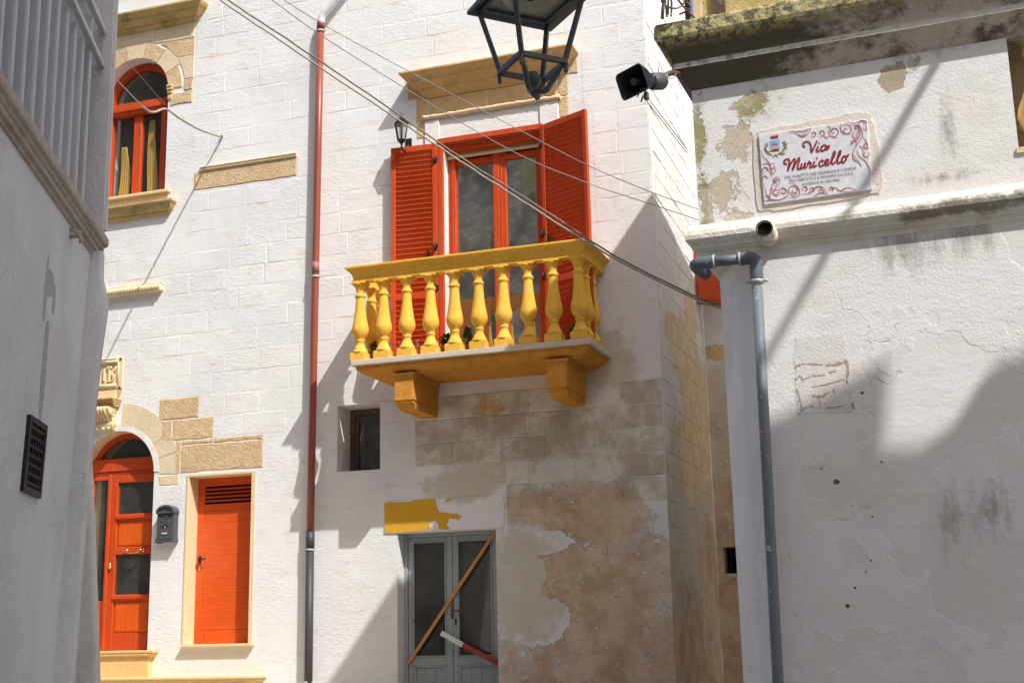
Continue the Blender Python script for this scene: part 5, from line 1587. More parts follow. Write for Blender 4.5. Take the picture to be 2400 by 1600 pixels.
# scrollwork
def curl(mb, cx, cy, r, a0, turns, w, sgnr=1):
    n = 7
    pts = []
    for i in range(n * 2):
        t = i / (n * 2 - 1)
        rr = r * (1 - 0.82 * t); a = a0 + sgnr * turns * 6.283 * t
        pts.append((cx + rr * math.cos(a), cy + rr * math.sin(a)))
    stroke(mb, pts, w, 3, True)
m = MB()
for cx, cy, r, a0, tn, s in [(1410, 330, 95, -2.6, 1.3, 1), (1230, 350, 80, 2.0, 1.2, -1), (1050, 370, 55, 2.2, 1.2, -1), (930, 385, 50, 2.4, 1.1, -1), (1640, 220, 60, 2.2, 0.8, 1), (1700, 560, 60, 0.4, 0.9, 1), (1690, 690, 60, -0.6, 0.9, 1), (1510, 520, 55, 1.2, 1.0, -1), (1560, 300, 60, 1.0, 1.0, -1),
                            (490, 1250, 65, 2.4, 1.3, 1), (650, 1230, 85, 2.6, 1.2, 1), (390, 1275, 60, -0.6, 1.1, -1), (230, 930, 60, 2.2, 0.9, 1), (225, 1055, 55, 2.0, 0.9, 1), (385, 1090, 60, -0.5, 0.9, -1), (330, 880, 60, -0.8, 0.9, -1), (820, 1215, 50, 2.5, 1.1, 1), (925, 1225, 45, 2.5, 1.1, 1), (1025, 1205, 45, 3.0, 1.0, 1), (1210, 1215, 45, 2.6, 1.0, 1), (260, 1360, 55, 3.4, 0.8, 1)]:
    curl(m, cx, cy, r, a0, tn, 15, s)
for pts in ([(560, 345), (680, 380), (760, 430), (840, 390), (900, 300)], [(600, 340), (700, 350), (800, 340), (900, 290)], [(1120, 260), (1180, 300), (1150, 380)], [(1330, 230), (1320, 300), (1370, 400)], [(1380, 215), (1500, 215), (1600, 290), (1640, 400), (1600, 500), (1540, 600), (1500, 690), (1560, 760), (1630, 880)],
            [(1460, 240), (1560, 280), (1600, 380), (1570, 470), (1450, 560)], [(1650, 430), (1700, 520), (1720, 590), (1660, 580)], [(1560, 620), (1600, 720), (1690, 800), (1740, 900), (1762, 1010)], [(1500, 700), (1520, 770), (1600, 820), (1640, 880)], [(1540, 210), (1640, 190), (1690, 200), (1680, 260)], [(1640, 300), (1700, 330), (1690, 260)],
            [(165, 620), (180, 720), (260, 800), (300, 900), (330, 980), (370, 940), (350, 850)], [(170, 850), (240, 830), (300, 860)], [(200, 1120), (220, 1220), (260, 1330), (340, 1370), (440, 1370), (540, 1320), (560, 1240), (470, 1180)], [(290, 1330), (310, 1200), (360, 1090), (440, 1080), (410, 1200)], [(560, 1130), (640, 1130), (720, 1200), (730, 1290), (660, 1340), (560, 1330)],
            [(740, 1290), (840, 1280), (900, 1260), (980, 1180), (1080, 1190), (1140, 1280)], [(950, 1320), (1040, 1270), (1160, 1290)], [(1160, 1230), (1260, 1190), (1330, 1240), (1440, 1190), (1580, 1240)], [(1340, 1240), (1450, 1260), (1560, 1235)], [(200, 1390), (300, 1380), (400, 1380)]):
    stroke(m, pts, 13, 5, True)
for pts in ([(700, 400), (780, 400), (840, 330)], [(1150, 330), (1180, 410), (1280, 440)], [(1080, 400), (1120, 440), (1160, 420)], [(1520, 330), (1500, 420), (1560, 470)], [(1580, 330), (1560, 420), (1600, 440)], [(1600, 560), (1660, 620), (1650, 680)], [(280, 1300), (330, 1230), (310, 1180)], [(330, 1290), (380, 1180), (400, 1120)], [(590, 1250), (640, 1310), (700, 1270)], [(1010, 1250), (1060, 1220), (1100, 1260)], [(200, 880), (280, 930), (320, 1020)]):
    m2 = MB(); stroke(m2, pts, 26, 5, True, 0.0018); m2.build('scroll_wash', INKP, sg)
m.build('scrollwork', INKS, sg)
# municipal crest: crown, shield with tower, laurel
def shp(mb, pts, lift=0.002):
    mb.face([sgn(*zs(*p), lift) for p in pts])
m = MB(); shp(m, [(290, 410), (302, 462), (408, 448), (418, 390), (395, 420), (385, 388), (368, 425), (352, 392), (338, 430), (318, 398), (312, 435)]); m.build('crest_crown', INKR, sg, False)
m = MB(); shp(m, [(282, 495), (430, 470), (438, 620), (365, 645), (296, 642)]); m.build('crest_shield', INKB, sg, False)
m = MB(); shp(m, [(325, 560), (328, 540), (392, 530), (400, 590), (435, 610), (432, 630), (300, 645), (305, 615), (325, 600)], 0.003); m.build('crest_tower', INKP, sg, False)
m = MB()
for cx in (335, 360, 385): stroke(m, [(cx - 8, 548), (cx + 8, 545)], 26, 3, False, 0.0036)
stroke(m, [(305, 640), (435, 622)], 14, 3, False, 0.0036); stroke(m, [(340, 625), (395, 618)], 12, 3, False, 0.0036); m.build('crest_detail', INKR, sg)
m = MB()
for s in ([(225, 530), (215, 610), (265, 680), (330, 705)], [(500, 490), (520, 580), (470, 660), (400, 690)], [(230, 590), (250, 560), (245, 520)], [(470, 500), (500, 530), (515, 500)], [(480, 560), (520, 560), (550, 525)], [(470, 620), (520, 600), (550, 600)], [(430, 670), (470, 690), (520, 675)], [(200, 600), (240, 650), (290, 660)], [(330, 740), (370, 705), (410, 735)]):
    stroke(m, s, 26, 4, True)
m.build('crest_laurel', INKG, sg)

# ------------------------------------------------------------------ street lantern hung from an iron bracket
sl_ = empty('street_lantern', 'large dark iron street lantern hanging at the top of the view', 'lantern')
LC = Vector((-1.757, -7.991, 0.0)); TH = math.radians(44.0)
def lp(i, h, z):
    """Corner i of a square of half-diagonal h."""
    a = TH - math.pi / 2 + math.pi / 2 * i - math.pi / 4 + math.radians(1)
    return Vector((LC.x + h * math.cos(a), LC.y + h * math.sin(a), z))
HB, HT = 0.165, 0.275
ZB, ZT = 4.30, 4.655
def bar(mb, p, q, w, t=None):
    """Square-section bar."""
    d = (q - p).normalized()
    c = (LC + Vector((0, 0, (p.z + q.z) / 2)) - (p + q) / 2)
    c = (c - d * c.dot(d)).normalized()
    s = d.cross(c)
    t = t or w
    mb.hexa([tuple(p + s * a * w / 2 + c * b * t / 2) for a, b in ((-1, -1), (1, -1), (1, 1), (-1, 1))] + [tuple(q + s * a * w / 2 + c * b * t / 2) for a, b in ((-1, -1), (1, -1), (1, 1), (-1, 1))])
for i in range(4):
    m = MB(); bar(m, lp(i, HB, ZB), lp(i, HT, ZT), 0.022); m.build('corner_bar', IRON, sl_)
    m = MB(); bar(m, lp(i, HB + 0.008, ZB), lp(i + 1, HB + 0.008, ZB), 0.024, 0.022); m.build('bottom_bar', IRON, sl_)
    m = MB(); m.lathe([(0.001, -0.05), (0.009, -0.042), (0.012, -0.032), (0.008, -0.028), (0.012, -0.020), (0.008, -0.014), (0.013, -0.004), (0.013, 0.0)], lp(i, HB + 0.006, ZB - 0.012), 10); m.build('corner_drop', IRON, sl_)
    if i != 3:
        a, b2 = lp(i, HB, ZB - 0.01), Vector((LC.x, LC.y, ZB - 0.115))
        out = (a - Vector((LC.x, LC.y, a.z)))
        m = MB(); m.tube(spline([a - out * 0.05, a - out * 0.18 + Vector((0, 0, -0.035)), a - out * 0.42 + Vector((0, 0, -0.085)), a - out * 0.62 + Vector((0, 0, -0.125)), a - out * 0.85 + Vector((0, 0, -0.118))], 5), [0.009] * 6 + [0.014] * 9 + [0.012] * 6, 8); m.build('scroll_arm', IRON, sl_)
m = MB(); m.lathe([(0.001, -0.160), (0.010, -0.145), (0.026, -0.128), (0.030, -0.122), (0.024, -0.118), (0.028, -0.112), (0.024, -0.106), (0.030, -0.10), (0.040, -0.085), (0.044, -0.06), (0.034, -0.035), (0.018, -0.028)], (LC.x, LC.y, ZB), 18); m.build('finial', IRON, sl_)
HP = 0.338
m = MB()
for i in range(4):                                      # turned-down eave of the roof, seen from below
    a, b2 = lp(i, HP, ZT - 0.012), lp(i + 1, HP, ZT - 0.012)
    c, d = lp(i + 1, HT - 0.015, ZT + 0.012), lp(i, HT - 0.015, ZT + 0.012)
    m.face([a, b2, c, d]); m.face([a, b2, lp(i + 1, HP, ZT + 0.006), lp(i, HP, ZT + 0.006)])
    m.face([lp(i, HP, ZT + 0.006), lp(i + 1, HP, ZT + 0.006), lp(i + 1, 0.10, ZT + 0.24), lp(i, 0.10, ZT + 0.24)])
    bar(m, lp(i, HT - 0.02, ZT + 0.004), lp(i + 1, HT - 0.02, ZT + 0.004), 0.02)
m.face([lp(i, 0.10, ZT + 0.24) for i in range(4)])
m.build('roof', IRON, sl_)
m = MB(); m.face([lp(i, HT - 0.03, ZT + 0.014) for i in range(4)]); m.build('reflector', FROST, sl_, False)
m = MB()
m.lathe([(0.02, 0.0), (0.10, -0.012), (0.135, -0.006), (0.14, 0.004)], (LC.x, LC.y - 0.01, ZT + 0.004), 24, True, False); m.build('lamp_cover', FROST, sl_)
br = MB()
br.tube([(LC.x, LC.y, ZT + 0.22), (LC.x, LC.y, 5.42)], 0.016, 10)
wallp = Vector(RW(-1.20, 0.06, 5.38))
br.tube(spline([(LC.x, LC.y, 5.40), (LC.x * 0.7 + wallp.x * 0.3, LC.y * 0.7 + wallp.y * 0.3, 5.46), (LC.x * 0.3 + wallp.x * 0.7, LC.y * 0.3 + wallp.y * 0.7, 5.44), tuple(wallp)], 6), 0.018, 10)
br.build('bracket_arm', IRONB, sl_)
m = MB()
pw = Vector(RW(-1.215, 0.03, 0))
m.cbox(pw.x - 0.016, pw.x + 0.016, pw.y - 0.012, pw.y + 0.012, 5.035, 5.60, 0.003); m.build('bracket_post', IRONB, sl_)
m = MB()                                                # the scroll under the arm
cs = Vector((-1.37, -6.94, 5.30))
pts = []
for i in range(26):
    t = i / 25; a = -0.3 - t * 5.2; rr = 0.20 * (1 - 0.55 * t)
    hd = Vector((0.88, 0.47, 0))
    pts.append(cs + hd * (rr * math.cos(a)) + Vector((0, 0, rr * math.sin(a))))
m.tube(pts, 0.017, 10); m.build('bracket_scroll', IRONB, sl_)

# loose wiring by the bracket
for i, (pts, r, mt) in enumerate([
    ([(-1.30, -6.80, 5.06), (-1.28, -6.82, 5.20), (-1.22, -6.80, 5.24), (-1.20, -6.78, 5.15), (-1.25, -6.80, 5.09), (-1.33, -6.82, 5.14), (-1.30, -6.86, 5.30)], 0.006, WIRE),
    ([(-1.335, -6.80, 5.04), (-1.32, -6.82, 5.12), (-1.29, -6.84, 5.19), (-1.24, -6.82, 5.35), (-1.2, -6.8, 5.5)], 0.010, CABLED),
    ([(-1.31, -6.79, 5.05), (-1.31, -6.82, 5.15), (-1.33, -6.84, 5.28), (-1.36, -6.86, 5.5)], 0.006, CABLE),
    ([(-1.285, -6.79, 5.05), (-1.275, -6.81, 5.13), (-1.28, -6.84, 5.24), (-1.26, -6.86, 5.5)], 0.006, CABLE),
    ([(-1.155, -6.70, 5.05), (-1.20, -6.76, 5.09), (-1.26, -6.82, 5.17), (-1.36, -6.90, 5.30), (-1.45, -6.95, 5.5)], 0.006, COPPER),
    ([(-1.24, -6.78, 5.06), (-1.19, -6.78, 5.075), (-1.175, -6.78, 5.10), (-1.23, -6.82, 5.16), (-1.28, -6.84, 5.18)], 0.006, RUST)]):
    lab = ['pale loop of wire lying on the mossy cornice corner', 'thick dark cable rising from the mossy cornice corner', 'left thin brown wire rising from the cornice corner', 'right thin brown wire rising from the cornice corner', 'red-brown wire slanting up from the cornice towards the lantern bracket', 'rusty wire coil lying against the post on the cornice'][i]
    m = MB(); m.tube(spline(pts, 6), r, 7); tag(m.build('wire', mt), lab, 'wire', 'loose wires on the cornice')

# ------------------------------------------------------------------ horn loudspeaker
hs = empty('horn_loudspeaker', 'black horn loudspeaker on a rusty arm beside the right-hand cornice', 'loudspeaker')
HC = Vector((-1.480, -7.14, 4.520))
hd = Vector((-0.42, -0.85, -0.30)).normalized()         # the way the mouth faces
hu = Vector((-0.10, 0.0, 1.0)); hu = (hu - hd * hu.dot(hd)).normalized(); hr = hu.cross(-hd).normalized()
def rr_ring(mb, c, w, h, r, n=5):
    pts = []
    for sx, sy, a0 in ((1, 1, 0), (-1, 1, math.pi / 2), (-1, -1, math.pi), (1, -1, 1.5 * math.pi)):
        for k in range(n):
            a = a0 + math.pi / 2 * k / (n - 1)
            pts.append(((w - r) * sx + r * math.cos(a), (h - r) * sy + r * math.sin(a)))
    return [mb.b.verts.new(c + hr * x + hu * y) for x, y in pts]
def loft(mb, rings, smooth=True):
    for a, b2 in zip(rings, rings[1:]):
        n = len(a)
        for i in range(n):
            f = mb.b.faces.new((a[i], a[(i + 1) % n], b2[(i + 1) % n], b2[i])); f.smooth = smooth
m = MB()
loft(m, [rr_ring(m, HC - hd * d, w, h, r) for d, w, h, r in ((0.26, 0.04, 0.04, 0.038), (0.20, 0.05, 0.045, 0.04), (0.14, 0.075, 0.06, 0.045), (0.08, 0.098, 0.078, 0.04), (0.03, 0.112, 0.090, 0.036), (0.0, 0.120, 0.096, 0.034), (-0.008, 0.122, 0.098, 0.034), (-0.012, 0.118, 0.094, 0.032), (0.0, 0.110, 0.087, 0.030), (0.04, 0.092, 0.072, 0.032), (0.09, 0.070, 0.056, 0.036), (0.15, 0.045, 0.040, 0.036))])
m.build('horn', HORN, hs)
m = MB()
rg = []
for d, r in ((0.16, 0.030), (0.06, 0.022), (0.03, 0.026), (0.012, 0.026), (0.008, 0.020)):
    rg.append([m.b.verts.new(HC - hd * d + hr * r * math.cos(6.283 * k / 16) + hu * r * math.sin(6.283 * k / 16)) for k in range(16)])
loft(m, rg); m.b.faces.new(rg[-1]); m.build('phase_plug', HORNG, hs)
m = MB(); c = HC - hd * 0.0065
m.face([c - hr * 0.013 - hu * 0.008, c + hr * 0.013 - hu * 0.008, c + hr * 0.013 + hu * 0.008, c - hr * 0.013 + hu * 0.008]); m.build('badge', HORN, hs, False)
m = MB(); rg = [[m.b.verts.new(HC - hd * d + hr * r * math.cos(6.283 * k / 18) + hu * r * math.sin(6.283 * k / 18)) for k in range(18)] for d, r in ((0.22, 0.05), (0.24, 0.062), (0.34, 0.062), (0.36, 0.05), (0.361, 0.001))]
loft(m, rg); m.build('driver', HORNG, hs)
ar = Vector(RW(-1.255, 0.05, 4.752))
m = MB(); m.tube([HC - hd * 0.20 + hr * 0.06, HC - hd * 0.22 + hr * 0.10 + Vector((0, 0, 0.02)), ar + Vector((-0.03, -0.05, -0.006)), ar + Vector((0.04, 0.05, 0.01))], 0.020, 10); m.build('arm', RUST, hs)
m = MB(); m.tube(spline([HC - hd * 0.1 - hu * 0.09 + hr * 0.02, HC - hd * 0.12 - hu * 0.12 + hr * 0.06, Vector((-1.36, -7.0, 4.60)), Vector((-1.315, -6.90, 4.63)), Vector((-1.30, -6.86, 4.645))], 5), 0.004, 6)
m.tube(spline([Vector((-1.335, -6.92, 4.70)), Vector((-1.335, -6.92, 4.66)), Vector((-1.31, -6.9, 4.635)), Vector((-1.295, -6.87, 4.648))], 5), 0.004, 6)
m.cbox(-1.318, -1.283, -6.885, -6.855, 4.630, 4.655, 0.006)
m.tube(spline([Vector((-1.30, -6.80, 4.70)), Vector((-1.285, -6.80, 4.655)), Vector((-1.265, -6.78, 4.665)), Vector((-1.25, -6.72, 4.72))], 5), 0.0035, 6)
m.build('lead', WIRE, hs)
jb = Vector((-1.395, -7.09, 4.425))
m = MB(); m.tube(spline([HC - hd * 0.06 - hu * 0.095 + hr * 0.04, (HC + jb) / 2 + Vector((0.02, 0, 0.0)), jb + Vector((-0.01, 0, 0.03))], 5), 0.005, 6)
m.cbox(jb.x - 0.018, jb.x + 0.016, jb.y - 0.015, jb.y + 0.015, jb.z - 0.03, jb.z + 0.025, 0.006); m.build('junction_box', RUST, hs)
m = MB(); m.tube([jb + Vector((0.008, 0, -0.02)), RW(-1.235, -0.05, 4.205)], 0.0035, 6); m.tube([jb + Vector((-0.006, 0, -0.03)), RW(-1.235, -0.05, 4.175)], 0.0035, 6); m.build('stay_wire', WIRE, hs)

hs.scale = (0.80,) * 3; hs.location = Vector(RW(-1.255, 0.05, 4.752)) * 0.20 + Vector((-0.035, -0.02, -0.004))

# ------------------------------------------------------------------ overhead cables
def hang(p, q, sag, n=24, wob=0.0, seed=0):
    p, q = Vector(p), Vector(q)
    r = random.Random(seed)
    out = []
    for i in range(n + 1):
        t = i / n
        w = Vector((r.uniform(-wob, wob), r.uniform(-wob, wob), r.uniform(-wob, wob))) if 0 < i < n else Vector()
        out.append(p + (q - p) * t - Vector((0, 0, sag * 4 * t * (1 - t))) + w)
    return out
def pt(px, py, depth):
    """Survey point: sight line through a photo position (2400 x 1600) at a given depth in front of the lens."""
    R3 = cam.matrix_world.to_3x3()
    return CAM + R3 @ Vector(((px - 1200) / F_PX, -(py - 800) / F_PX, -1.0)) * depth
CBL = [([(440, -55, 9.1), (515, 0, 9.0), (700, 125, 8.9), (893, 254, 8.8), (1070, 372, 8.6), (1260, 494, 8.4), (1440, 606, 8.1), (1600, 686, 7.85), (1673, 718, 7.70)], CABLE, 'lower of the two thick cables strung across in front of the balcony'),
       ([(455, -55, 9.2), (533, 0, 9.1), (715, 120, 9.0), (893, 240, 8.9), (1075, 366, 8.7), (1262, 484, 8.45), (1442, 600, 8.15), (1600, 680, 7.9), (1673, 711, 7.75)], CABLED, 'upper of the two thick cables strung across in front of the balcony')]
for i, (pts, mt, lab) in enumerate(CBL):
    m = MB()
    r_ = random.Random(i)
    P = spline([pt(*p) for p in pts] + [Vector(RW(-1.222, -1.1, 3.60 + 0.02 * i))], 10)
    m.tube([p + Vector((0, 0, r_.uniform(-0.003, 0.003))) for p in P], 0.0062, 7); tag(m.build('overhead_cable', mt), lab, 'cable', 'thick overhead cables')
thin = [([(600, -40, 9.2), (664, 0, 9.4), (800, 82, 9.9), (1080, 232, 10.6), (1358, 378, 11.4), (1500, 440, 11.9), (1640, 492, 12.4)], 'upper of the two thin wires slanting past the balcony window'),
        ([(580, -40, 8.6), (637, 0, 8.8), (800, 114, 9.2), (1175, 341, 10.2), (1372, 427, 10.9), (1500, 470, 11.4), (1645, 518, 12.0)], 'lower of the two thin wires slanting past the balcony window')]
for pts, lab in thin:
    m = MB(); m.tube(spline([pt(*p) for p in pts], 8), 0.0034, 6); tag(m.build('thin_wire', WIRE), lab, 'wire', 'thin overhead wires')
# wire from the anchor on the facade towards the left building
def mpt(px, py, y):
    a = pt(px, py, 1.0) - CAM
    return CAM + a * ((y - CAM.y) / a.y)
bund = [Vector((-8.46, -0.005, 7.894)), mpt(470, 305, -0.55), mpt(422, 278, -1.15), mpt(392, 257, -1.55), mpt(378, 257, -1.75), mpt(366, 262, -1.95), mpt(352, 262, -2.15), mpt(334, 250, -2.45)]
m = MB(); m.tube(spline(bund, 8), 0.013, 7)
for i in range(1, 40):
    pass
tag(m.build('cable_bundle', CABLE), 'frayed cable bundle fixed to the facade to the right of the arched window', 'cable')
m = MB(); m.tube(spline([bund[-1], mpt(300, 215, -3.1), mpt(273, 187, -3.7), mpt(230, 140, -4.8)], 8), 0.006, 6); tag(m.build('thin_wire', WIRE), 'thin pale wire running from the cable bundle behind the left building', 'wire')
m = MB(); m.tube(spline([mpt(388, 247, -1.6), mpt(330, 180, -2.6), mpt(278, 121, -3.6), mpt(230, 60, -4.8)], 6), 0.003, 5); tag(m.build('thin_wire', CABLED), 'hair-thin wire crossing the arched window pane', 'wire')
m = MB(); m.lathe([(0.012, 0.0), (0.012, 0.03), (0.02, 0.032), (0.02, 0.042)], (0, 0, 0), 10); o = m.build('wall_anchor', RUST); o.location = (-8.46, 0.01, 7.894); o.rotation_euler = (math.pi / 2, 0, 0)
tag(o, 'small rusty anchor holding the cable bundle on the white facade', 'anchor')
# cable from the right building's roof out over the street; only its shadow shows
m = MB(); m.tube([RW(0.86, -0.1, 5.70), (3.33, -9.6, 9.2), (4.6, -11.1, 11.0)], 0.026, 8); tag(m.build('roof_cable', CABLED), 'roof cable casting the slanting shadow over the plaque', 'cable')

# ------------------------------------------------------------------ left building with the louvred loggia
LU = Vector((-0.430, 0.903, 0.0)).normalized(); LN = Vector((0.903, 0.430, 0.0)).normalized()
def LW(s, o, z):
    p = CAM + LU * s + LN * (o - 1.2)
    return (p.x, p.y, z)
houseL = empty('house', 'shaded white building close on the left with a slatted opening and ledge', 'house')
def lbox(mb, s0, s1, o0, o1, z0, z1, bev=0.0):
    p = [(s0, o0), (s1, o0), (s1, o1), (s0, o1)]
    t = MB()
    t.hexa([LW(s, o, z0) for s, o in p] + [LW(s, o, z1) for s, o in p])
    bmesh.ops.recalc_face_normals(t.b, faces=t.b.faces)
    if bev: bmesh.ops.bevel(t.b, geom=list(t.b.edges), offset=bev, segments=2, affect='EDGES')
    mb.merge(t.b)
    return mb
SE = 5.675
m = MB()                                                # lower wall, leaning back slightly towards its foot
for k in range(10):
    za, zb = 3.30 * k / 10, 3.30 * (k + 1) / 10
    oa, ob = -0.107 * (1 - za / 3.3), -0.107 * (1 - zb / 3.3)
    for j in range(8):
        sa, sb = -3 + (SE + 3.05) * j / 8, -3 + (SE + 3.05) * (j + 1) / 8
        m.face([LW(sa, oa, za), LW(sb, oa, za), LW(sb, ob, zb), LW(sa, ob, zb)])
m.build('lower_wall', WALL_L, houseL, False)
m = MB(); lbox(m, -3, 3.2, -0.5, 0.0, 3.38, 11.0); lbox(m, 3.2, SE, -0.5, 0.0, 4.75, 11.0); m.build('upper_wall', WALL_L, houseL)
m = MB(); lbox(m, 3.2, SE, -0.62, -0.5, 3.3, 11.0); m.build('loggia_back', WALL_L, houseL)
# pier at the far end: straight above, swelling towards its foot below
m = MB(); lbox(m, SE, 5.725, -0.5, 0.062, 3.385, 11.0, 0.012); m.build('pier', WALL_L, houseL)
m = MB()
prof = [(0.0, 5.68, 5.74, -0.01), (0.8, 5.68, 5.74, 0.0), (1.5, 5.68, 5.74, 0.018), (2.1, 5.68, 5.74, 0.034), (2.6, 5.68, 5.74, 0.048), (2.85, 5.68, 5.74, 0.062), (3.0, 5.68, 5.74, 0.076), (3.08, 5.68, 5.74, 0.080), (3.13, 5.68, 5.74, 0.066), (3.18, 5.68, 5.74, 0.052), (3.30, 5.68, 5.74, 0.05)]
rows = []
for z, s0, s1, o in prof:
    lean = -0.107 * (1 - z / 3.3)
    rows.append([m.b.verts.new(LW(s, q, z)) for s, q in ((s0, lean - 0.02), (s0, o - 0.012), (s0 + 0.012, o), (s1, o), (s1, -0.5))])
for a, b2 in zip(rows, rows[1:]):
    for i in range(4):
        f = m.b.faces.new((a[i], a[i + 1], b2[i + 1], b2[i])); f.smooth = True
m.build('pier_foot', WALL_L, houseL)
# ledge
m = MB()
def lsweep(mb, s0, s1, prof):
    a = [mb.b.verts.new(LW(s0, o, z)) for o, z in prof]; b2 = [mb.b.verts.new(LW(s1, o, z)) for o, z in prof]
    n = len(prof)
    for i in range(n):
        mb.b.faces.new((a[i], a[(i + 1) % n], b2[(i + 1) % n], b2[i]))
    mb.b.faces.new(a); mb.b.faces.new(b2[::-1])
lsweep(m, -3, 5.77, [(-0.4, 3.285), (0.010, 3.285), (0.012, 3.30), (0.028, 3.302), (0.030, 3.318), (0.040, 3.322), (0.040, 3.335), (0.056, 3.34), (0.060, 3.352), (0.060, 3.374), (0.055, 3.384), (-0.4, 3.386)])
m.build('ledge', LBAND, houseL)
# louvre blades
lb = MB()
c, s_ = math.cos(math.radians(38)), math.sin(math.radians(38))
w, th = 0.175, 0.022
lb.cbox(-0.075, 0.065, -0.024, 0.024, 0.0, 0.79, 0.014, 3)
lme = lb.mesh('louvre_blade'); lme.materials.append(WHITEM)
for f in lme.polygons: f.use_smooth = False
ang = math.atan2(LU.y, LU.x)
for i in range(15):
    o = link('louvre_blade', lme, None, houseL)
    sp = 3.42 + 0.15 * i
    o.location = LW(sp, -0.07, 3.386)
    o.rotation_euler = (0, 0, ang - math.radians(90 - 12))
for z0, z1, nm in ((4.165, 4.195, 'rail'), (4.33, 4.365, 'rail')):
    m = MB(); lbox(m, 3.2, SE, -0.002, 0.022, z0, z1, 0.003); m.build(nm, WHITEM, houseL)
m = MB(); lbox(m, 5.46, 5.50, -0.10, 0.0, 3.386, 4.33, 0.004); m.build('end_post', WHITEM, houseL)
m = MB(); lbox(m, 3.2, 5.46, -0.20, -0.16, 4.05, 4.75); m.build('soffit_board', WHITEM, houseL)
# vent grille
vg = empty('vent_grille', None, None); vg.parent = houseL
def lv_(s, o, z): return LW(s, o - 0.107 * (1 - z / 3.3), z)
VS0, VS1, VZ0, VZ1 = 4.885, 5.155, 2.145, 2.428
def vbox(mb, s0, s1, o0, o1, z0, z1):
    p = [(s0, o0), (s1, o0), (s1, o1), (s0, o1)]
    mb.hexa([lv_(s, o, z0) for s, o in p] + [lv_(s, o, z1) for s, o in p]); return mb
m = MB(); vbox(m, VS0 + 0.01, VS1 - 0.01, -0.003, 0.006, VZ0 + 0.01, VZ1 - 0.01); m.build('dark_backing', DARK, vg)  # dark sheet on the wall, standing in for a shaded opening
for a in ((VS0, VS0 + 0.025, VZ0, VZ1), (VS1 - 0.025, VS1, VZ0, VZ1), (VS0 + 0.025, VS1 - 0.025, VZ1 - 0.022, VZ1), (VS0 + 0.025, VS1 - 0.025, VZ0, VZ0 + 0.022)):
    m = MB(); vbox(m, a[0], a[1], -0.002, 0.014, a[2], a[3]); m.build('frame', IRONB, vg)
for i in range(7):
    z = VZ0 + 0.022 + (VZ1 - VZ0 - 0.044) * (i + 0.5) / 7
    m = MB(); vbox(m, VS0 + 0.025, VS1 - 0.025, 0.004, 0.011, z - 0.005, z + 0.005); m.build('grille_bar', IRONB, vg)
for i in range(6):
    s = VS0 + 0.025 + (VS1 - VS0 - 0.05) * (i + 0.5) / 6
    m = MB(); vbox(m, s - 0.004, s + 0.004, 0.005, 0.012, VZ0 + 0.022, VZ1 - 0.022); m.build('grille_bar', IRONB, vg)
m = MB(); m.tube([LW(5.29, 0.0, 3.24), LW(5.29, 0.035, 3.245), LW(5.29, 0.045, 3.215)], 0.010, 7); m.tube([LW(5.27, 0.0, 3.265), LW(5.31, 0.04, 3.262)], 0.009, 7); m.build('pipe_stub', LBAND, houseL)
# far end wall and unseen body, oversized so the panes mirror stone, not sky
m = MB()
c = [(-3.0, -0.5), (5.93, -0.5), (5.93, -9.0), (-3.0, -9.0)]
c = [(-3.0, -0.5), (5.72, -0.5), (5.72, -26.0), (-3.0, -26.0)]
m.hexa([LW(s, o, 0.0) for s, o in c] + [LW(s, o, 19.0) for s, o in c]); m.build('body', NSTONE, houseL)
# cream louvred shutter on its far end wall (mirrored in the balcony door)
vs = MB(); lbox(vs, 5.72, 5.75, -5.05, -4.15, 10.75, 11.8, 0.005); vs.build('end_shutter', CREAM, houseL)
for i in range(16):
    m = MB(); lbox(m, 5.75, 5.775, -4.97, -4.25, 10.82 + 0.056 * i, 10.82 + 0.056 * i + 0.032); m.build('shutter_slat', OLIVE, houseL)

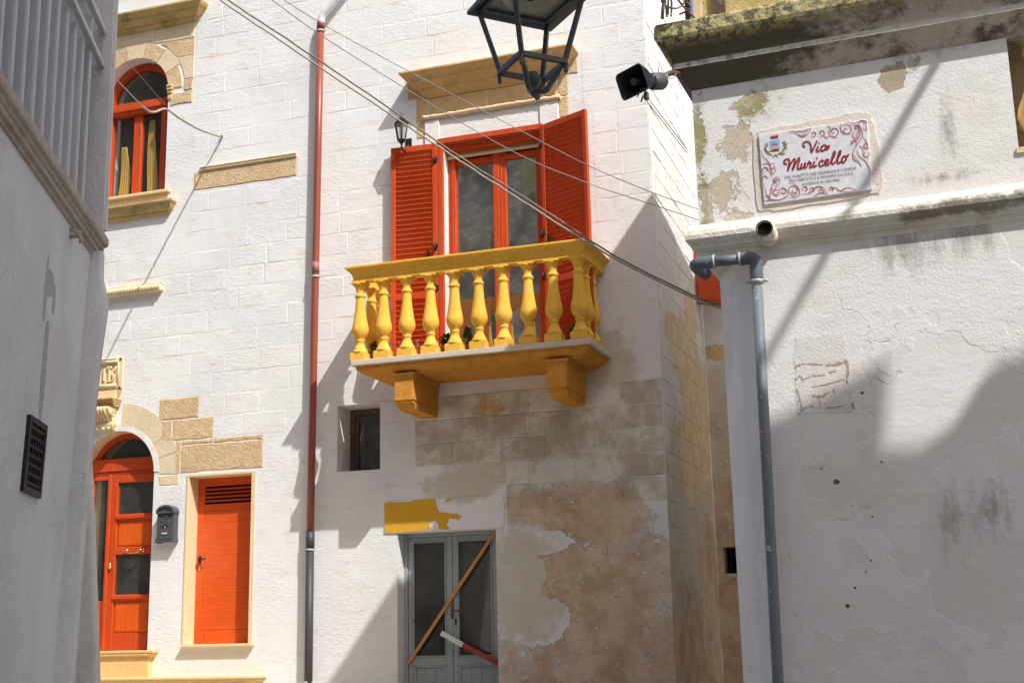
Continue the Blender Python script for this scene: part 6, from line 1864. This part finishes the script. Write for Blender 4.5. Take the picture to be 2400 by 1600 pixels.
# whitewashed buttress further along on the left
m = MB()
bt = [pt(214, 1040, 8.9), pt(223, 1200, 8.9), pt(228, 1350, 8.9), pt(233, 1480, 8.9), pt(237, 1640, 8.9)]
side = Vector((-0.9, -0.25, 0)).normalized()
dp_ = Vector((-0.80, 0.60, 0)).normalized()
rows = []
for p in bt + [Vector((bt[-1].x + 0.02, bt[-1].y, 0.1))]:
    rows.append([m.b.verts.new(q) for q in (p + side * 0.9, p + side * 0.06 - dp_ * 0.02, p, p + dp_ * 0.9, p + dp_ * 0.9 + side * 0.9)])
for a, b2 in zip(rows, rows[1:]):
    for i in range(5):
        f = m.b.faces.new((a[i], a[(i + 1) % 5], b2[(i + 1) % 5], b2[i])); f.smooth = i in (0, 1, 2)
m.b.faces.new(rows[0])
tag(m.build('buttress', WALL_L), 'sunlit whitewashed buttress showing behind the foot of the left building', 'buttress')

# ------------------------------------------------------------------ tall house beside the camera; its roofline shades the street
hC = empty('house', 'tall house standing to the right of the view, its stepped roofline shading the street', 'house')
m = MB(); m.box(2.0, 3.9, -22, -11.25, 0, 14.0); m.build('wall', WALL_R, hC)
YC = -9.7
def up(x, z):
    """Roofline point whose shadow falls on the right wall at (x, z)."""
    t = (-6.62 - YC)
    return (x + 1.4 * t, z + 2.04 * t)
prof = [up(-1.02, 2.68), up(-0.893, 2.72), up(-0.60, 2.82), up(-0.275, 2.965), up(-0.265, 2.90), up(-0.325, 2.50), up(-0.15, 2.475), up(0.057, 2.585), up(0.15, 2.76), up(0.228, 2.845), up(0.406, 2.895), up(0.9, 3.02), up(2.0, 3.02)]
poly = [(2.05, 0.0)] + [(2.05, prof[0][1])] + prof + [(9.5, prof[-1][1]), (9.5, 0.0)]
m = MB(); m.prism(poly, YC - 0.5, YC, FR); m.build('gable_wall', WALL_R, hC)
m = MB(); m.box(3.95, 9.5, -22, YC - 0.5, 0.0, 6.9); m.build('rear_wing', WALL_R, hC)
m = MB(); m.box(2.05, 3.95, -11.25, YC - 0.5, 0.0, 6.9); m.build('side_wing', WALL_R, hC)
